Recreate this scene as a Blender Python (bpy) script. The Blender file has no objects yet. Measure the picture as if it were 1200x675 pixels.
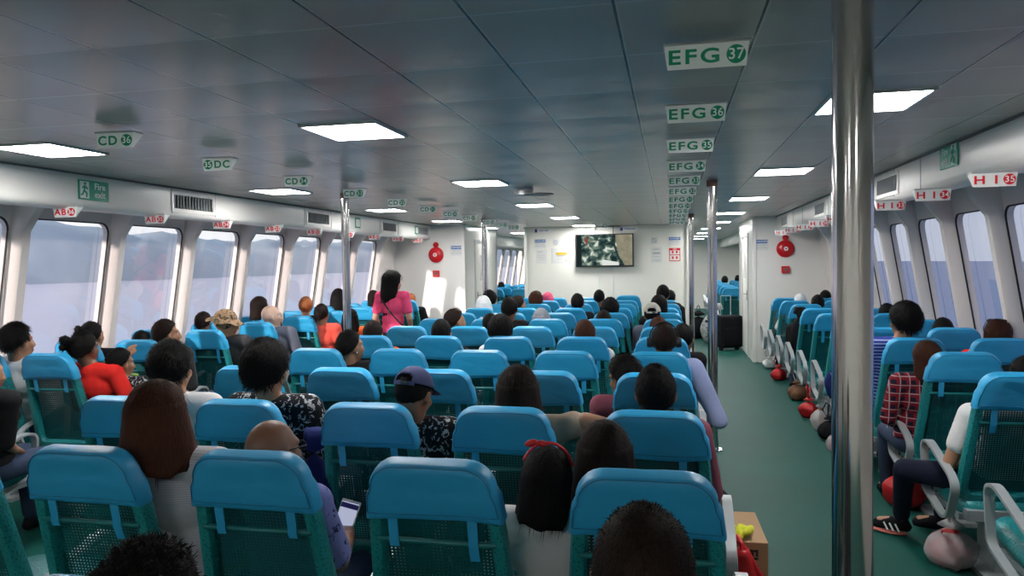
import bpy, bmesh, math, random
from mathutils import Vector, Matrix, noise
C = bpy.context.scene.collection
PI = math.pi
rnd = random.Random(7)

# ------------------------------------------------------------------ materials
def nodes(name):
    m = bpy.data.materials.new(name); m.use_nodes = True
    nt = m.node_tree
    for n in list(nt.nodes): nt.nodes.remove(n)
    out = nt.nodes.new('ShaderNodeOutputMaterial')
    return m, nt, out
def N(nt, t, **kw):
    n = nt.nodes.new(t)
    for k, v in kw.items():
        if k == 'op': n.operation = v
        elif k.startswith('i_'): n.inputs[k[2:]].default_value = v
        elif k.startswith('n'): n.inputs[int(k[1:])].default_value = v
        else: setattr(n, k, v)
    return n
def L(nt, a, b): nt.links.new(a, b)
def rgb(c): return (c[0], c[1], c[2], 1)
def mth(nt, op, a, b=None):
    n = nt.nodes.new('ShaderNodeMath'); n.operation = op
    for i, x in enumerate((a, b)):
        if x is None: continue
        if isinstance(x, (int, float)): n.inputs[i].default_value = x
        else: L(nt, x, n.inputs[i])
    return n.outputs[0]
def mixc(nt, f, a, b):
    n = nt.nodes.new('ShaderNodeMix'); n.data_type = 'RGBA'
    if isinstance(f, (int, float)): n.inputs[0].default_value = f
    else: L(nt, f, n.inputs[0])
    for i, x in ((6, a), (7, b)):
        if isinstance(x, tuple): n.inputs[i].default_value = rgb(x)
        else: L(nt, x, n.inputs[i])
    return n.outputs[2]
def pbr(name, col, rough=.5, metal=0., var=.06, vs=6., bump=0., bs=60., spec=.5, coat=0., trans=0., alpha=None, sheen=0.):
    m, nt, out = nodes(name)
    b = N(nt, 'ShaderNodeBsdfPrincipled')
    tc = N(nt, 'ShaderNodeTexCoord')
    nz = N(nt, 'ShaderNodeTexNoise', i_Scale=vs, i_Detail=4.)
    L(nt, tc.outputs['Object'], nz.inputs['Vector'])
    c = mixc(nt, nz.outputs['Fac'], tuple(x*(1-var) for x in col), tuple(min(1, x*(1+var)) for x in col))
    L(nt, c, b.inputs['Base Color'])
    b.inputs['Roughness'].default_value = rough; b.inputs['Metallic'].default_value = metal
    b.inputs['Specular IOR Level'].default_value = spec
    b.inputs['Coat Weight'].default_value = coat
    b.inputs['Transmission Weight'].default_value = trans
    if sheen: b.inputs['Sheen Weight'].default_value = sheen
    if alpha is not None: b.inputs['Alpha'].default_value = alpha
    if bump:
        n2 = N(nt, 'ShaderNodeTexNoise', i_Scale=bs, i_Detail=3.)
        L(nt, tc.outputs['Object'], n2.inputs['Vector'])
        bp = N(nt, 'ShaderNodeBump', i_Strength=bump, i_Distance=.01)
        L(nt, n2.outputs['Fac'], bp.inputs['Height']); L(nt, bp.outputs['Normal'], b.inputs['Normal'])
    L(nt, b.outputs[0], out.inputs[0])
    return m
def glow(m, k):
    b = next(n for n in m.node_tree.nodes if n.type == 'BSDF_PRINCIPLED'); l_ = b.inputs['Base Color'].links[0].from_socket
    m.node_tree.links.new(l_, b.inputs['Emission Color']); b.inputs['Emission Strength'].default_value = k
def emis(name, col, s):
    m, nt, out = nodes(name)
    tc = N(nt, 'ShaderNodeTexCoord'); nz = N(nt, 'ShaderNodeTexNoise', i_Scale=3.)
    L(nt, tc.outputs['Object'], nz.inputs['Vector'])
    e = N(nt, 'ShaderNodeEmission', i_Strength=s)
    L(nt, mixc(nt, nz.outputs['Fac'], col, tuple(x*.97 for x in col)), e.inputs['Color'])
    L(nt, e.outputs[0], out.inputs[0]); return m

def hole_mat(name, col):
    # perforated moulded plastic: a square grid of small holes, in the plane of the seat back
    m, nt, out = nodes(name)
    tc = N(nt, 'ShaderNodeTexCoord'); sp = N(nt, 'ShaderNodeSeparateXYZ'); L(nt, tc.outputs['Object'], sp.inputs[0])
    def cell(o, p, k):
        f = mth(nt, 'FRACT', mth(nt, 'MULTIPLY', mth(nt, 'ADD', o, 5.), 1/p))
        return mth(nt, 'ABSOLUTE', mth(nt, 'SUBTRACT', f, .5))
    a = cell(sp.outputs[0], .0115, 0); b_ = cell(sp.outputs[2], .0105, 0)
    h = mth(nt, 'LESS_THAN', mth(nt, 'MAXIMUM', a, b_), .18)
    b = N(nt, 'ShaderNodeBsdfPrincipled', i_Roughness=.45)
    nz = N(nt, 'ShaderNodeTexNoise', i_Scale=5.); L(nt, tc.outputs['Object'], nz.inputs['Vector'])
    L(nt, mixc(nt, nz.outputs['Fac'], tuple(x*.8 for x in col), tuple(x*1.15 for x in col)), b.inputs['Base Color'])
    t = N(nt, 'ShaderNodeBsdfTransparent'); mx = N(nt, 'ShaderNodeMixShader')
    L(nt, h, mx.inputs[0]); L(nt, b.outputs[0], mx.inputs[1]); L(nt, t.outputs[0], mx.inputs[2])
    L(nt, mx.outputs[0], out.inputs[0]); return m

def rail_mat(name, col):
    m, nt, out = nodes(name)
    tc = N(nt, 'ShaderNodeTexCoord'); b = N(nt, 'ShaderNodeBsdfPrincipled', i_Roughness=.38)
    v = N(nt, 'ShaderNodeTexVoronoi', i_Scale=95.); L(nt, tc.outputs['Object'], v.inputs['Vector'])
    s = mth(nt, 'GREATER_THAN', v.outputs['Distance'], .32)
    L(nt, mixc(nt, s, tuple(x*.55 for x in col), col), b.inputs['Base Color'])
    bp = N(nt, 'ShaderNodeBump', i_Strength=.5, i_Distance=.004); L(nt, v.outputs['Distance'], bp.inputs['Height'])
    L(nt, bp.outputs['Normal'], b.inputs['Normal']); L(nt, b.outputs[0], out.inputs[0]); return m

def glass_mat(name, haze=.1, col=(.8, .85, .95)):
    m, nt, out = nodes(name)
    tc = N(nt, 'ShaderNodeTexCoord'); nz = N(nt, 'ShaderNodeTexNoise', i_Scale=2.5, i_Detail=6.)
    L(nt, tc.outputs['Object'], nz.inputs['Vector'])
    t = N(nt, 'ShaderNodeBsdfTransparent'); d = N(nt, 'ShaderNodeBsdfTranslucent'); g = N(nt, 'ShaderNodeBsdfGlossy', i_Roughness=.03)
    d.inputs['Color'].default_value = rgb(col)
    m1 = N(nt, 'ShaderNodeMixShader'); m2 = N(nt, 'ShaderNodeMixShader')
    L(nt, mth(nt, 'MULTIPLY', nz.outputs['Fac'], haze*2), m1.inputs[0]); L(nt, t.outputs[0], m1.inputs[1]); L(nt, d.outputs[0], m1.inputs[2])
    fr = N(nt, 'ShaderNodeFresnel', i_IOR=1.33)
    L(nt, mth(nt, 'MULTIPLY', fr.outputs[0], .16), m2.inputs[0]); L(nt, m1.outputs[0], m2.inputs[1]); L(nt, g.outputs[0], m2.inputs[2])
    L(nt, m2.outputs[0], out.inputs[0]); return m

def clothmat(name, col, pattern=None, col2=(1, 1, 1), scale=40.):
    m, nt, out = nodes(name)
    tc = N(nt, 'ShaderNodeTexCoord'); b = N(nt, 'ShaderNodeBsdfPrincipled', i_Roughness=.85)
    b.inputs['Specular IOR Level'].default_value = .2
    sp = N(nt, 'ShaderNodeSeparateXYZ'); L(nt, tc.outputs['Object'], sp.inputs[0])
    nz = N(nt, 'ShaderNodeTexNoise', i_Scale=9., i_Detail=4.); L(nt, tc.outputs['Object'], nz.inputs['Vector'])
    base = mixc(nt, nz.outputs['Fac'], tuple(x*.85 for x in col), tuple(min(1, x*1.1) for x in col))
    def stripe(o, k, w): return mth(nt, 'LESS_THAN', mth(nt, 'FRACT', mth(nt, 'MULTIPLY', mth(nt, 'ADD', o, 5.), k)), w)
    if pattern == 'stripes': base = mixc(nt, stripe(sp.outputs[2], scale, .4), base, col2)
    elif pattern == 'plaid':
        f = mth(nt, 'MAXIMUM', stripe(sp.outputs[2], 17, .09), stripe(sp.outputs[0], 17, .09))
        g = mth(nt, 'MAXIMUM', stripe(mth(nt, 'ADD', sp.outputs[2], .02), 17, .5), stripe(mth(nt, 'ADD', sp.outputs[0], .02), 17, .5))
        base = mixc(nt, f, mixc(nt, g, (.012, .012, .03), base), col2)
    elif pattern in ('floral', 'camo', 'leaf'):
        v = N(nt, 'ShaderNodeTexNoise', i_Scale=scale, i_Detail=3., i_Distortion=1.5); L(nt, tc.outputs['Object'], v.inputs['Vector'])
        base = mixc(nt, mth(nt, 'GREATER_THAN', v.outputs['Fac'], .62 if pattern == 'leaf' else .57), base, col2)
        if pattern == 'camo':
            w = N(nt, 'ShaderNodeTexNoise', i_Scale=scale*1.3, i_Detail=2.); mp = N(nt, 'ShaderNodeVectorMath', operation='ADD', n1=(3, 7, 1))
            L(nt, tc.outputs['Object'], mp.inputs[0]); L(nt, mp.outputs[0], w.inputs['Vector'])
            base = mixc(nt, mth(nt, 'GREATER_THAN', w.outputs['Fac'], .58), base, (.06, .05, .03))
    L(nt, base, b.inputs['Base Color'])
    bp = N(nt, 'ShaderNodeBump', i_Strength=.35, i_Distance=.02); L(nt, nz.outputs['Fac'], bp.inputs['Height']); L(nt, bp.outputs['Normal'], b.inputs['Normal'])
    L(nt, b.outputs[0], out.inputs[0]); return m

def hairmat(name, col):
    m, nt, out = nodes(name)
    tc = N(nt, 'ShaderNodeTexCoord'); b = N(nt, 'ShaderNodeBsdfPrincipled', i_Roughness=.6)
    b.inputs['Specular IOR Level'].default_value = .12
    mp = N(nt, 'ShaderNodeMapping'); mp.inputs['Scale'].default_value = (260, 260, 14)
    L(nt, tc.outputs['Object'], mp.inputs[0]); nz = N(nt, 'ShaderNodeTexNoise', i_Scale=1., i_Detail=3.); L(nt, mp.outputs[0], nz.inputs['Vector'])
    L(nt, mixc(nt, nz.outputs['Fac'], tuple(x*.4 for x in col), tuple(x*1.6 for x in col)), b.inputs['Base Color'])
    bp = N(nt, 'ShaderNodeBump', i_Strength=.7, i_Distance=.006); L(nt, nz.outputs['Fac'], bp.inputs['Height']); L(nt, bp.outputs['Normal'], b.inputs['Normal'])
    L(nt, b.outputs[0], out.inputs[0]); return m

def skinmat(name, col):
    m, nt, out = nodes(name)
    tc = N(nt, 'ShaderNodeTexCoord'); b = N(nt, 'ShaderNodeBsdfPrincipled', i_Roughness=.5)
    nz = N(nt, 'ShaderNodeTexNoise', i_Scale=14., i_Detail=5.); L(nt, tc.outputs['Object'], nz.inputs['Vector'])
    L(nt, mixc(nt, nz.outputs['Fac'], tuple(x*.85 for x in col), tuple(x*1.12 for x in col)), b.inputs['Base Color'])
    b.inputs['Subsurface Weight'].default_value = .08; b.inputs['Subsurface Radius'].default_value = (.01, .004, .002)
    L(nt, b.outputs[0], out.inputs[0]); return m

M = {}
M['teal'] = pbr('teal_plastic', (.006, .165, .175), .4, var=.12)
M['teal_rail'] = rail_mat('teal_perforated_vinyl', (.012, .245, .26))
M['teal_hole'] = hole_mat('teal_perforated_panel', (.003, .10, .11))
M['cover'] = pbr('blue_vinyl', (.026, .36, .67), .42, var=.07, vs=9, bump=.12, bs=14)
M['cover_seam'] = pbr('blue_vinyl_seam', (.012, .17, .36), .6)
M['grey_metal'] = pbr('grey_painted_aluminium', (.42, .45, .47), .38, metal=.3, var=.05)
M['grey_dark'] = pbr('dark_grey_steel', (.12, .13, .14), .5)
M['white'] = pbr('white_gloss_panel', (.86, .845, .82), .28, var=.02, vs=2)
M['cream'] = pbr('cream_bulkhead', (.88, .865, .81), .4, var=.02, vs=1.5)
M['rib'] = pbr('white_painted_frame', (.84, .77, .74), .4, var=.03, vs=3)
M['black'] = pbr('black_rubber', (.012, .012, .014), .6)
M['chrome'] = pbr('polished_steel', (.62, .60, .60), .13, metal=1., var=.06, vs=30)
M['rust'] = pbr('worn_steel_collar', (.22, .12, .09), .6, var=.3)
M['light'] = emis('ceiling_light_diffuser', (1., .985, .955), 40.)
M['alu'] = pbr('white_aluminium_trim', (.6, .61, .62), .35, metal=.4)
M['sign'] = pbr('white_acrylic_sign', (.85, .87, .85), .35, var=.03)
glow(M['sign'], .08)  # emission added to brighten the dim sign faces; the boards are not lamps
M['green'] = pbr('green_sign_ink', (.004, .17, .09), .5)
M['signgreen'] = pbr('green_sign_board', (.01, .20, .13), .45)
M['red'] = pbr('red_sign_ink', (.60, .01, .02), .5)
glow(M['red'], .12); glow(M['green'], .2); glow(M['signgreen'], .12)  # same added emission for the inks and green boards, none of them lit
M['redpaint'] = pbr('red_gloss_paint', (.62, .012, .02), .3)
M['whiteink'] = pbr('white_ink', (.85, .87, .85), .5)
M['blueink'] = pbr('blue_sign_ink', (.02, .14, .45), .5)
M['purpleink'] = pbr('violet_sign_ink', (.07, .06, .35), .5)
M['paper'] = pbr('white_paper', (.78, .78, .77), .7, var=.02)
M['greyink'] = pbr('grey_print', (.45, .47, .5), .7)
M['yellow'] = pbr('yellow_print', (.75, .5, .05), .6)
M['glass'] = glass_mat('window_glass_left', .10, (.95, .93, .97))
M['glassR'] = glass_mat('window_glass_right', .05, (.5, .6, .9))
M['card'] = pbr('brown_cardboard', (.42, .26, .14), .8, var=.08)
M['redbag'] = pbr('red_plastic_bag', (.55, .01, .015), .35, var=.2, bump=.5, bs=18)
M['clearbag'] = pbr('clear_plastic_bag', (.75, .75, .78), .2, alpha=.45, bump=.7, bs=22)
M['pinkbag'] = pbr('pink_white_plastic_bag', (.75, .5, .55), .4, var=.25, vs=14, bump=.5, bs=16)
M['blackbag'] = pbr('black_fabric_bag', (.010, .010, .013), .8, bump=.3, bs=30, spec=.1)
M['whitebag'] = pbr('white_plastic_bag', (.75, .75, .76), .35, bump=.5, bs=16)
M['yellowcloth'] = clothmat('yellow_cloth', (.62, .62, .05))
M['bottle'] = pbr('milky_plastic', (.7, .72, .68), .3)
M['greencap'] = pbr('lime_green_plastic', (.3, .6, .05), .35)
M['brownwood'] = pbr('brown_leather', (.2, .09, .04), .6)
M['floor'] = pbr('green_deck_paint', (.005, .080, .064), .55, var=.16, vs=1.6, bump=.08, bs=40, spec=.22)
M['lips'] = pbr('lips', (.32, .09, .08), .5)
M['eyew'] = pbr('eye_white', (.7, .68, .65), .3)
M['eyed'] = pbr('eye_iris', (.02, .012, .01), .2)
SK = [skinmat('skin_tan', (.40, .20, .12)), skinmat('skin_brown', (.25, .115, .07)), skinmat('skin_light', (.55, .31, .22)), skinmat('skin_pale', (.62, .40, .31))]
HM = {'black': hairmat('hair_black', (.006, .005, .005)), 'dark': hairmat('hair_dark_brown', (.016, .009, .007)), 'brown': hairmat('hair_brown', (.06, .020, .011)),
      'auburn': hairmat('hair_auburn', (.16, .055, .025)), 'ginger': hairmat('hair_ginger', (.35, .12, .045))}

# ceiling: grey metal panels, dark long seams and pale cross joints
def ceiling_mat():
    m, nt, out = nodes('grey_ceiling_panels')
    tc = N(nt, 'ShaderNodeTexCoord'); sp = N(nt, 'ShaderNodeSeparateXYZ'); L(nt, tc.outputs['Object'], sp.inputs[0])
    fx = mth(nt, 'FRACT', mth(nt, 'MULTIPLY', mth(nt, 'ADD', sp.outputs[0], .13+.383*20), 1/.383))
    fy = mth(nt, 'FRACT', mth(nt, 'MULTIPLY', mth(nt, 'ADD', sp.outputs[1], -1.90+.488*20), 1/.488))
    sx = mth(nt, 'LESS_THAN', fx, .020); sx2 = mth(nt, 'MULTIPLY', mth(nt, 'GREATER_THAN', fx, .020), mth(nt, 'LESS_THAN', fx, .034))
    sy = mth(nt, 'LESS_THAN', fy, .022)
    nz = N(nt, 'ShaderNodeTexNoise', i_Scale=1.3, i_Detail=5.); L(nt, tc.outputs['Object'], nz.inputs['Vector'])
    c = mixc(nt, nz.outputs['Fac'], (.44, .42, .40), (.53, .505, .48))
    c = mixc(nt, sy, c, (.58, .58, .58)); c = mixc(nt, sx2, c, (.6, .6, .6)); c = mixc(nt, sx, c, (.015, .016, .018))
    b = N(nt, 'ShaderNodeBsdfPrincipled', i_Roughness=.26); L(nt, c, b.inputs['Base Color'])
    # slight pillow of each panel
    px = mth(nt, 'MULTIPLY', mth(nt, 'SINE', mth(nt, 'MULTIPLY', fy, PI)), .5)
    bp = N(nt, 'ShaderNodeBump', i_Strength=.25, i_Distance=.02); L(nt, mth(nt, 'ADD', px, mth(nt, 'MULTIPLY', nz.outputs['Fac'], .5)), bp.inputs['Height'])
    L(nt, bp.outputs['Normal'], b.inputs['Normal']); L(nt, b.outputs[0], out.inputs[0]); return m
M['ceil'] = ceiling_mat()

def tv_mat():
    m, nt, out = nodes('security_camera_picture')
    tc = N(nt, 'ShaderNodeTexCoord'); sp = N(nt, 'ShaderNodeSeparateXYZ'); L(nt, tc.outputs['Generated'], sp.inputs[0])
    x, z = sp.outputs[0], sp.outputs[2]
    mp = N(nt, 'ShaderNodeMapping'); mp.inputs['Scale'].default_value = (5, 1, 3.2); mp.inputs['Rotation'].default_value = (0, .6, 0); L(nt, tc.outputs['Generated'], mp.inputs[0])
    v = N(nt, 'ShaderNodeTexVoronoi', i_Scale=2.2); L(nt, mp.outputs[0], v.inputs['Vector'])
    nz = N(nt, 'ShaderNodeTexNoise', i_Scale=1.7, i_Detail=7., i_Distortion=.5); L(nt, mp.outputs[0], nz.inputs['Vector'])
    r = N(nt, 'ShaderNodeValToRGB'); cr = r.color_ramp
    cr.elements[0].position = .38; cr.elements[0].color = (.01, .025, .025, 1); cr.elements[1].position = .66; cr.elements[1].color = (.6, .65, .58, 1)
    e = cr.elements.new(.5); e.color = (.05, .09, .08, 1); e = cr.elements.new(.58); e.color = (.16, .22, .17, 1)
    L(nt, nz.outputs['Fac'], r.inputs[0])
    c = r.outputs[0]
    # tan hull curve on the right, white deck strip below, dark column on the left
    curve = mth(nt, 'SUBTRACT', x, mth(nt, 'ADD', .70, mth(nt, 'MULTIPLY', mth(nt, 'POWER', mth(nt, 'SUBTRACT', 1., z), 2.), .16)))
    c = mixc(nt, mth(nt, 'GREATER_THAN', curve, 0), c, mixc(nt, nz.outputs['Fac'], (.10, .10, .07), (.36, .33, .23)))
    c = mixc(nt, mth(nt, 'MULTIPLY', mth(nt, 'GREATER_THAN', curve, -.05), mth(nt, 'LESS_THAN', curve, -.02)), c, (.02, .03, .03))
    d2 = mth(nt, 'ADD', mth(nt, 'MULTIPLY', x, .35), z)
    c = mixc(nt, mth(nt, 'MULTIPLY', mth(nt, 'LESS_THAN', d2, .36), mth(nt, 'MULTIPLY', mth(nt, 'GREATER_THAN', x, .46), mth(nt, 'LESS_THAN', x, .76))), c, (.65, .68, .64))
    c = mixc(nt, mth(nt, 'LESS_THAN', x, .09), c, (.012, .02, .02))
    c = mixc(nt, mth(nt, 'LESS_THAN', mth(nt, 'ADD', mth(nt, 'ABSOLUTE', mth(nt, 'SUBTRACT', x, .18)), mth(nt, 'MULTIPLY', mth(nt, 'ABSOLUTE', mth(nt, 'SUBTRACT', z, .82)), .22)), .035), c, (.22, .06, .05))
    e = N(nt, 'ShaderNodeEmission', i_Strength=.85); L(nt, c, e.inputs[0]); L(nt, e.outputs[0], out.inputs[0]); return m
M['tv'] = tv_mat()

# ------------------------------------------------------------------ mesh building
class MB:
    def __init__(s): s.v = []; s.f = []; s.mi = []
    def add(s, vs, fs, mi=0):
        o = len(s.v); s.v += [tuple(x) for x in vs]; s.f += [tuple(i+o for i in f) for f in fs]; s.mi += [mi]*len(fs); return s
    def box(s, c, d, R=None, mi=0):
        vs = [Vector((x*d[0]/2, y*d[1]/2, z*d[2]/2)) for x in (-1, 1) for y in (-1, 1) for z in (-1, 1)]
        if R is not None: vs = [R @ v for v in vs]
        vs = [v+Vector(c) for v in vs]
        return s.add(vs, [(0, 1, 3, 2), (4, 6, 7, 5), (0, 4, 5, 1), (2, 3, 7, 6), (0, 2, 6, 4), (1, 5, 7, 3)], mi)
    def ell(s, c, r, R=None, nu=16, nv=10, mi=0):
        vs = []; c = Vector(c)
        for j in range(nv+1):
            th = PI*j/nv
            for i in range(nu):
                ph = 2*PI*i/nu
                p = Vector((r[0]*math.sin(th)*math.cos(ph), r[1]*math.sin(th)*math.sin(ph), r[2]*math.cos(th)))
                if R is not None: p = R @ p
                vs.append(p+c)
        fs = [(j*nu+i, (j+1)*nu+i, (j+1)*nu+(i+1) % nu, j*nu+(i+1) % nu) for j in range(nv) for i in range(nu)]
        return s.add(vs, fs, mi)
    def cap(s, a, b, ra, rb=None, n=12, mi=0):          # tapered capsule
        rb = ra if rb is None else rb; a = Vector(a); b = Vector(b)
        s.ell(a, (ra,)*3, nu=n, nv=8, mi=mi); s.ell(b, (rb,)*3, nu=n, nv=8, mi=mi); s.cyl(a, b, ra, rb, n, mi); return s
    def cyl(s, a, b, ra, rb=None, n=16, mi=0):
        rb = ra if rb is None else rb; a = Vector(a); b = Vector(b)
        d = (b-a)
        if d.length < 1e-6: return s
        q = d.normalized().to_track_quat('Z', 'Y').to_matrix()
        vs = [a+q @ Vector((ra*math.cos(2*PI*i/n), ra*math.sin(2*PI*i/n), 0)) for i in range(n)]+[b+q @ Vector((rb*math.cos(2*PI*i/n), rb*math.sin(2*PI*i/n), 0)) for i in range(n)]
        return s.add(vs, [(i, (i+1) % n, n+(i+1) % n, n+i) for i in range(n)]+[tuple(range(n))[::-1], tuple(range(n, 2*n))], mi)
    def tube(s, pts, r, n=8, closed=False, mi=0):
        P = [Vector(p) for p in pts]; k = len(P); rings = []
        up = Vector((.13, .21, .97))
        for i in range(k):
            t = (P[(i+1) % k]-P[i-1]) if closed else (P[min(i+1, k-1)]-P[max(i-1, 0)])
            t.normalize(); u = t.cross(up)
            if u.length < .05: u = t.cross(Vector((1, 0, 0)))
            u.normalize(); w = t.cross(u)
            rr = r[i] if isinstance(r, (list, tuple)) else r
            rings.append([P[i]+u*rr*math.cos(2*PI*j/n)+w*rr*math.sin(2*PI*j/n) for j in range(n)])
        return s.loft(rings, closed, mi=mi)
    def loft(s, rings, closed=False, caps=True, mi=0):
        n = len(rings[0]); k = len(rings); vs = [v for r in rings for v in r]; fs = []
        for i in range(k if closed else k-1):
            a = i*n; b = ((i+1) % k)*n
            fs += [(a+j, a+(j+1) % n, b+(j+1) % n, b+j) for j in range(n)]
        if caps and not closed: fs += [tuple(range(n))[::-1], tuple(range((k-1)*n, k*n))]
        return s.add(vs, fs, mi)
    def mesh(s, name, mats, smooth=False):
        me = bpy.data.meshes.new(name); me.from_pydata(s.v, [], s.f)
        if not isinstance(mats, (list, tuple)): mats = [mats]
        for m in mats: me.materials.append(m)
        if len(mats) > 1: me.polygons.foreach_set('material_index', s.mi)
        bm = bmesh.new(); bm.from_mesh(me); bmesh.ops.recalc_face_normals(bm, faces=bm.faces); bm.to_mesh(me); bm.free()
        if smooth:
            me.polygons.foreach_set('use_smooth', [True]*len(me.polygons))
            if smooth != 'all': me.set_sharp_from_angle(angle=math.radians(38))
        me.update(); return me
    def build(s, name, mats, parent=None, smooth=False, bevel=0):
        o = link(name, s.mesh(name, mats, smooth), parent)
        if bevel:
            b = o.modifiers.new('bevel', 'BEVEL'); b.width = bevel; b.segments = 2; b.limit_method = 'ANGLE'
        return o
def link(name, me, parent=None):
    o = bpy.data.objects.new(name, me); C.objects.link(o)
    if parent is not None: o.parent = parent
    return o
def tag(o, label=None, cat=None, group=None, kind=None):
    if label: o['label'] = label
    if cat: o['category'] = cat
    if group: o['group'] = group
    if kind: o['kind'] = kind
    return o
def thing(name, label, cat, loc=(0, 0, 0), rz=0, group=None):
    o = bpy.data.objects.new(name, None); C.objects.link(o); o.empty_display_size = .1
    o.location = loc; o.rotation_euler = (0, 0, rz); return tag(o, label, cat, group)
def struct(name, mb, mat, parent=None, bevel=0, smooth=False):
    o = mb.build(name, mat, parent, smooth, bevel)
    if parent is None: o['kind'] = 'structure'
    return o
def dup(root, loc, rz=0., label=None, group=None, scale=None):
    r = root.copy(); C.objects.link(r); r.location = loc; r.rotation_euler = (0, 0, rz)
    if label: r['label'] = label
    if group: r['group'] = group
    if scale: r.scale = scale
    for ch in list(root.children):
        c = ch.copy(); C.objects.link(c); c.parent = r
        for g in ch.children:
            d = g.copy(); C.objects.link(d); d.parent = c
    return r
def textmesh(name, body, size, mat, align='CENTER', bold=.0, sp_=1.05):
    cu = bpy.data.curves.new(name, 'FONT'); cu.body = body; cu.size = size; cu.align_x = align; cu.align_y = 'CENTER'; cu.offset = bold; cu.extrude = .0006; cu.space_character = sp_
    o = bpy.data.objects.new(name, cu); C.objects.link(o); bpy.context.view_layer.update()
    me = bpy.data.meshes.new_from_object(o.evaluated_get(bpy.context.evaluated_depsgraph_get()))
    bpy.data.objects.remove(o); me.name = name; me.materials.clear(); me.materials.append(mat)
    me.transform(Matrix.Rotation(PI/2, 4, 'X'))      # upright, reads from -Y
    return me

# ------------------------------------------------------------------ room shell
ZC = 2.23; WX = 3.35
def wx(z): return WX + .17*(1.92-z)                   # hull side leans out below
YB, YE = -2.6, 25.0
struct('floor', MB().box((0, (YB+YE)/2, -.03), (8.4, YE-YB, .06)), M['floor'])
struct('ceiling', MB().box((0, (YB+YE)/2, ZC+.03), (8.4, YE-YB, .06)), M['ceil'])
struct('wall_back', MB().box((0, YB, 1.1), (7.6, .06, 2.26)), M['cream'])
struct('wall_far', MB().box((0, YE, 1.1), (8, .06, 2.26)), M['cream'])

def hull_side(sg, name, y0, pitch, n0, n1, width, ztop, zbot, glass, start, end):
    # far edge of window i at y0+pitch*i ; one outer skin with rounded openings, lying in the sloping side plane
    def P(y, z, d=0): return Vector((sg*(wx(z)+d), y, z))
    yy = []; wins = []
    for i in range(n0, n1): wins.append((y0+pitch*i-width, y0+pitch*i))
    mb = MB(); r = .09; K = 5
    def corner(cy, cz, a0):
        return [(cy+r*math.cos(a0+PI/2*k/K), cz+r*math.sin(a0+PI/2*k/K)) for k in range(K+1)]
    for a, b in wins:
        yl = (a+b)/2-pitch/2; yr = (a+b)/2+pitch/2
        hole = corner(b-r, ztop-r, 0)+corner(a+r, ztop-r, PI/2)+corner(a+r, zbot+r, PI)+corner(b-r, zbot+r, 3*PI/2)
        outer = []
        for k, (y, z) in enumerate(hole):
            q = k//(K+1); j = k % (K+1)
            c = [(yr, ZC), (yl, ZC), (yl, 0), (yr, 0)][q]
            mid = [((yr, ztop-r), (b-r, ZC)), ((a+r, ZC), (yl, ztop-r)), ((yl, zbot+r), (a+r, 0)), ((b-r, 0), (yr, zbot+r))][q]
            if j == 0: outer.append(mid[0])
            elif j == K: outer.append(mid[1])
            else: outer.append(c)
        n = len(hole)
        vs = [P(y, z) for y, z in hole]+[P(y, z) for y, z in outer]+[P(y, z, .05) for y, z in hole]
        mb.add(vs, [(k, (k+1) % n, n+(k+1) % n, n+k) for k in range(n)]+[(k, 2*n+k, 2*n+(k+1) % n, (k+1) % n) for k in range(n)])
        yy.append((yl, yr, hole))
    lo = yy[0][0]; hi = yy[-1][1]
    for a, b in ((start, lo), (hi, end)):
        if b > a: mb.add([P(a, 0), P(b, 0), P(b, ZC), P(a, ZC)], [(0, 1, 2, 3)])
    wall = struct('wall_'+name, mb, M['rib'])
    return wins, yy, P
def windows(sg, name, wins, yy, P, glass, first):
    for k, (yl, yr, hole) in enumerate(yy):
        e = bpy.data.objects.new('window_%d' % (first+k), None); C.objects.link(e); e['kind'] = 'structure'
        n = len(hole)
        cyy = sum(h[0] for h in hole)/n; czz = sum(h[1] for h in hole)/n
        def off(h, s): return (cyy+(h[0]-cyy)*s, czz+(h[1]-czz)*s)
        A = [P(*h, d=.045) for h in hole]
        mg = MB().add(A, [tuple(range(n))]); mg.build('pane', glass, e)
        g = MB(); loops = []
        for s, d in ((1.004, .0), (1.004, -.005), (.990, -.005), (.987, .006)):
            loops.append([P(*off(h, s), d=d) for h in hole])
        g.loft(loops, closed=True); g.build('rubber_gasket', M['black'], e, smooth=True)
winsL = hull_side(-1, 'left', 5.26, .943, -1, 7, .79, 1.95, .80, None, YB, 14.1)
winsR = hull_side(1, 'right', 5.555, .88, -3, 7, .74, 1.91, .80, None, YB, 14.1)
windows(-1, 'left', *winsL, M['glass'], 1); windows(1, 'right', *winsR, M['glassR'], 20)
# front cabin sides
winsFL = hull_side(-1, 'front_left', 16.2, .95, 0, 9, .78, 1.96, .80, None, 14.1, YE)
winsFR = hull_side(1, 'front_right', 16.2, .95, 0, 9, .70, 1.90, .80, None, 14.1, YE)
windows(-1, 'fl', *winsFL, M['glass'], 40); windows(1, 'fr', *winsFR, M['glassR'], 50)

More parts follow.
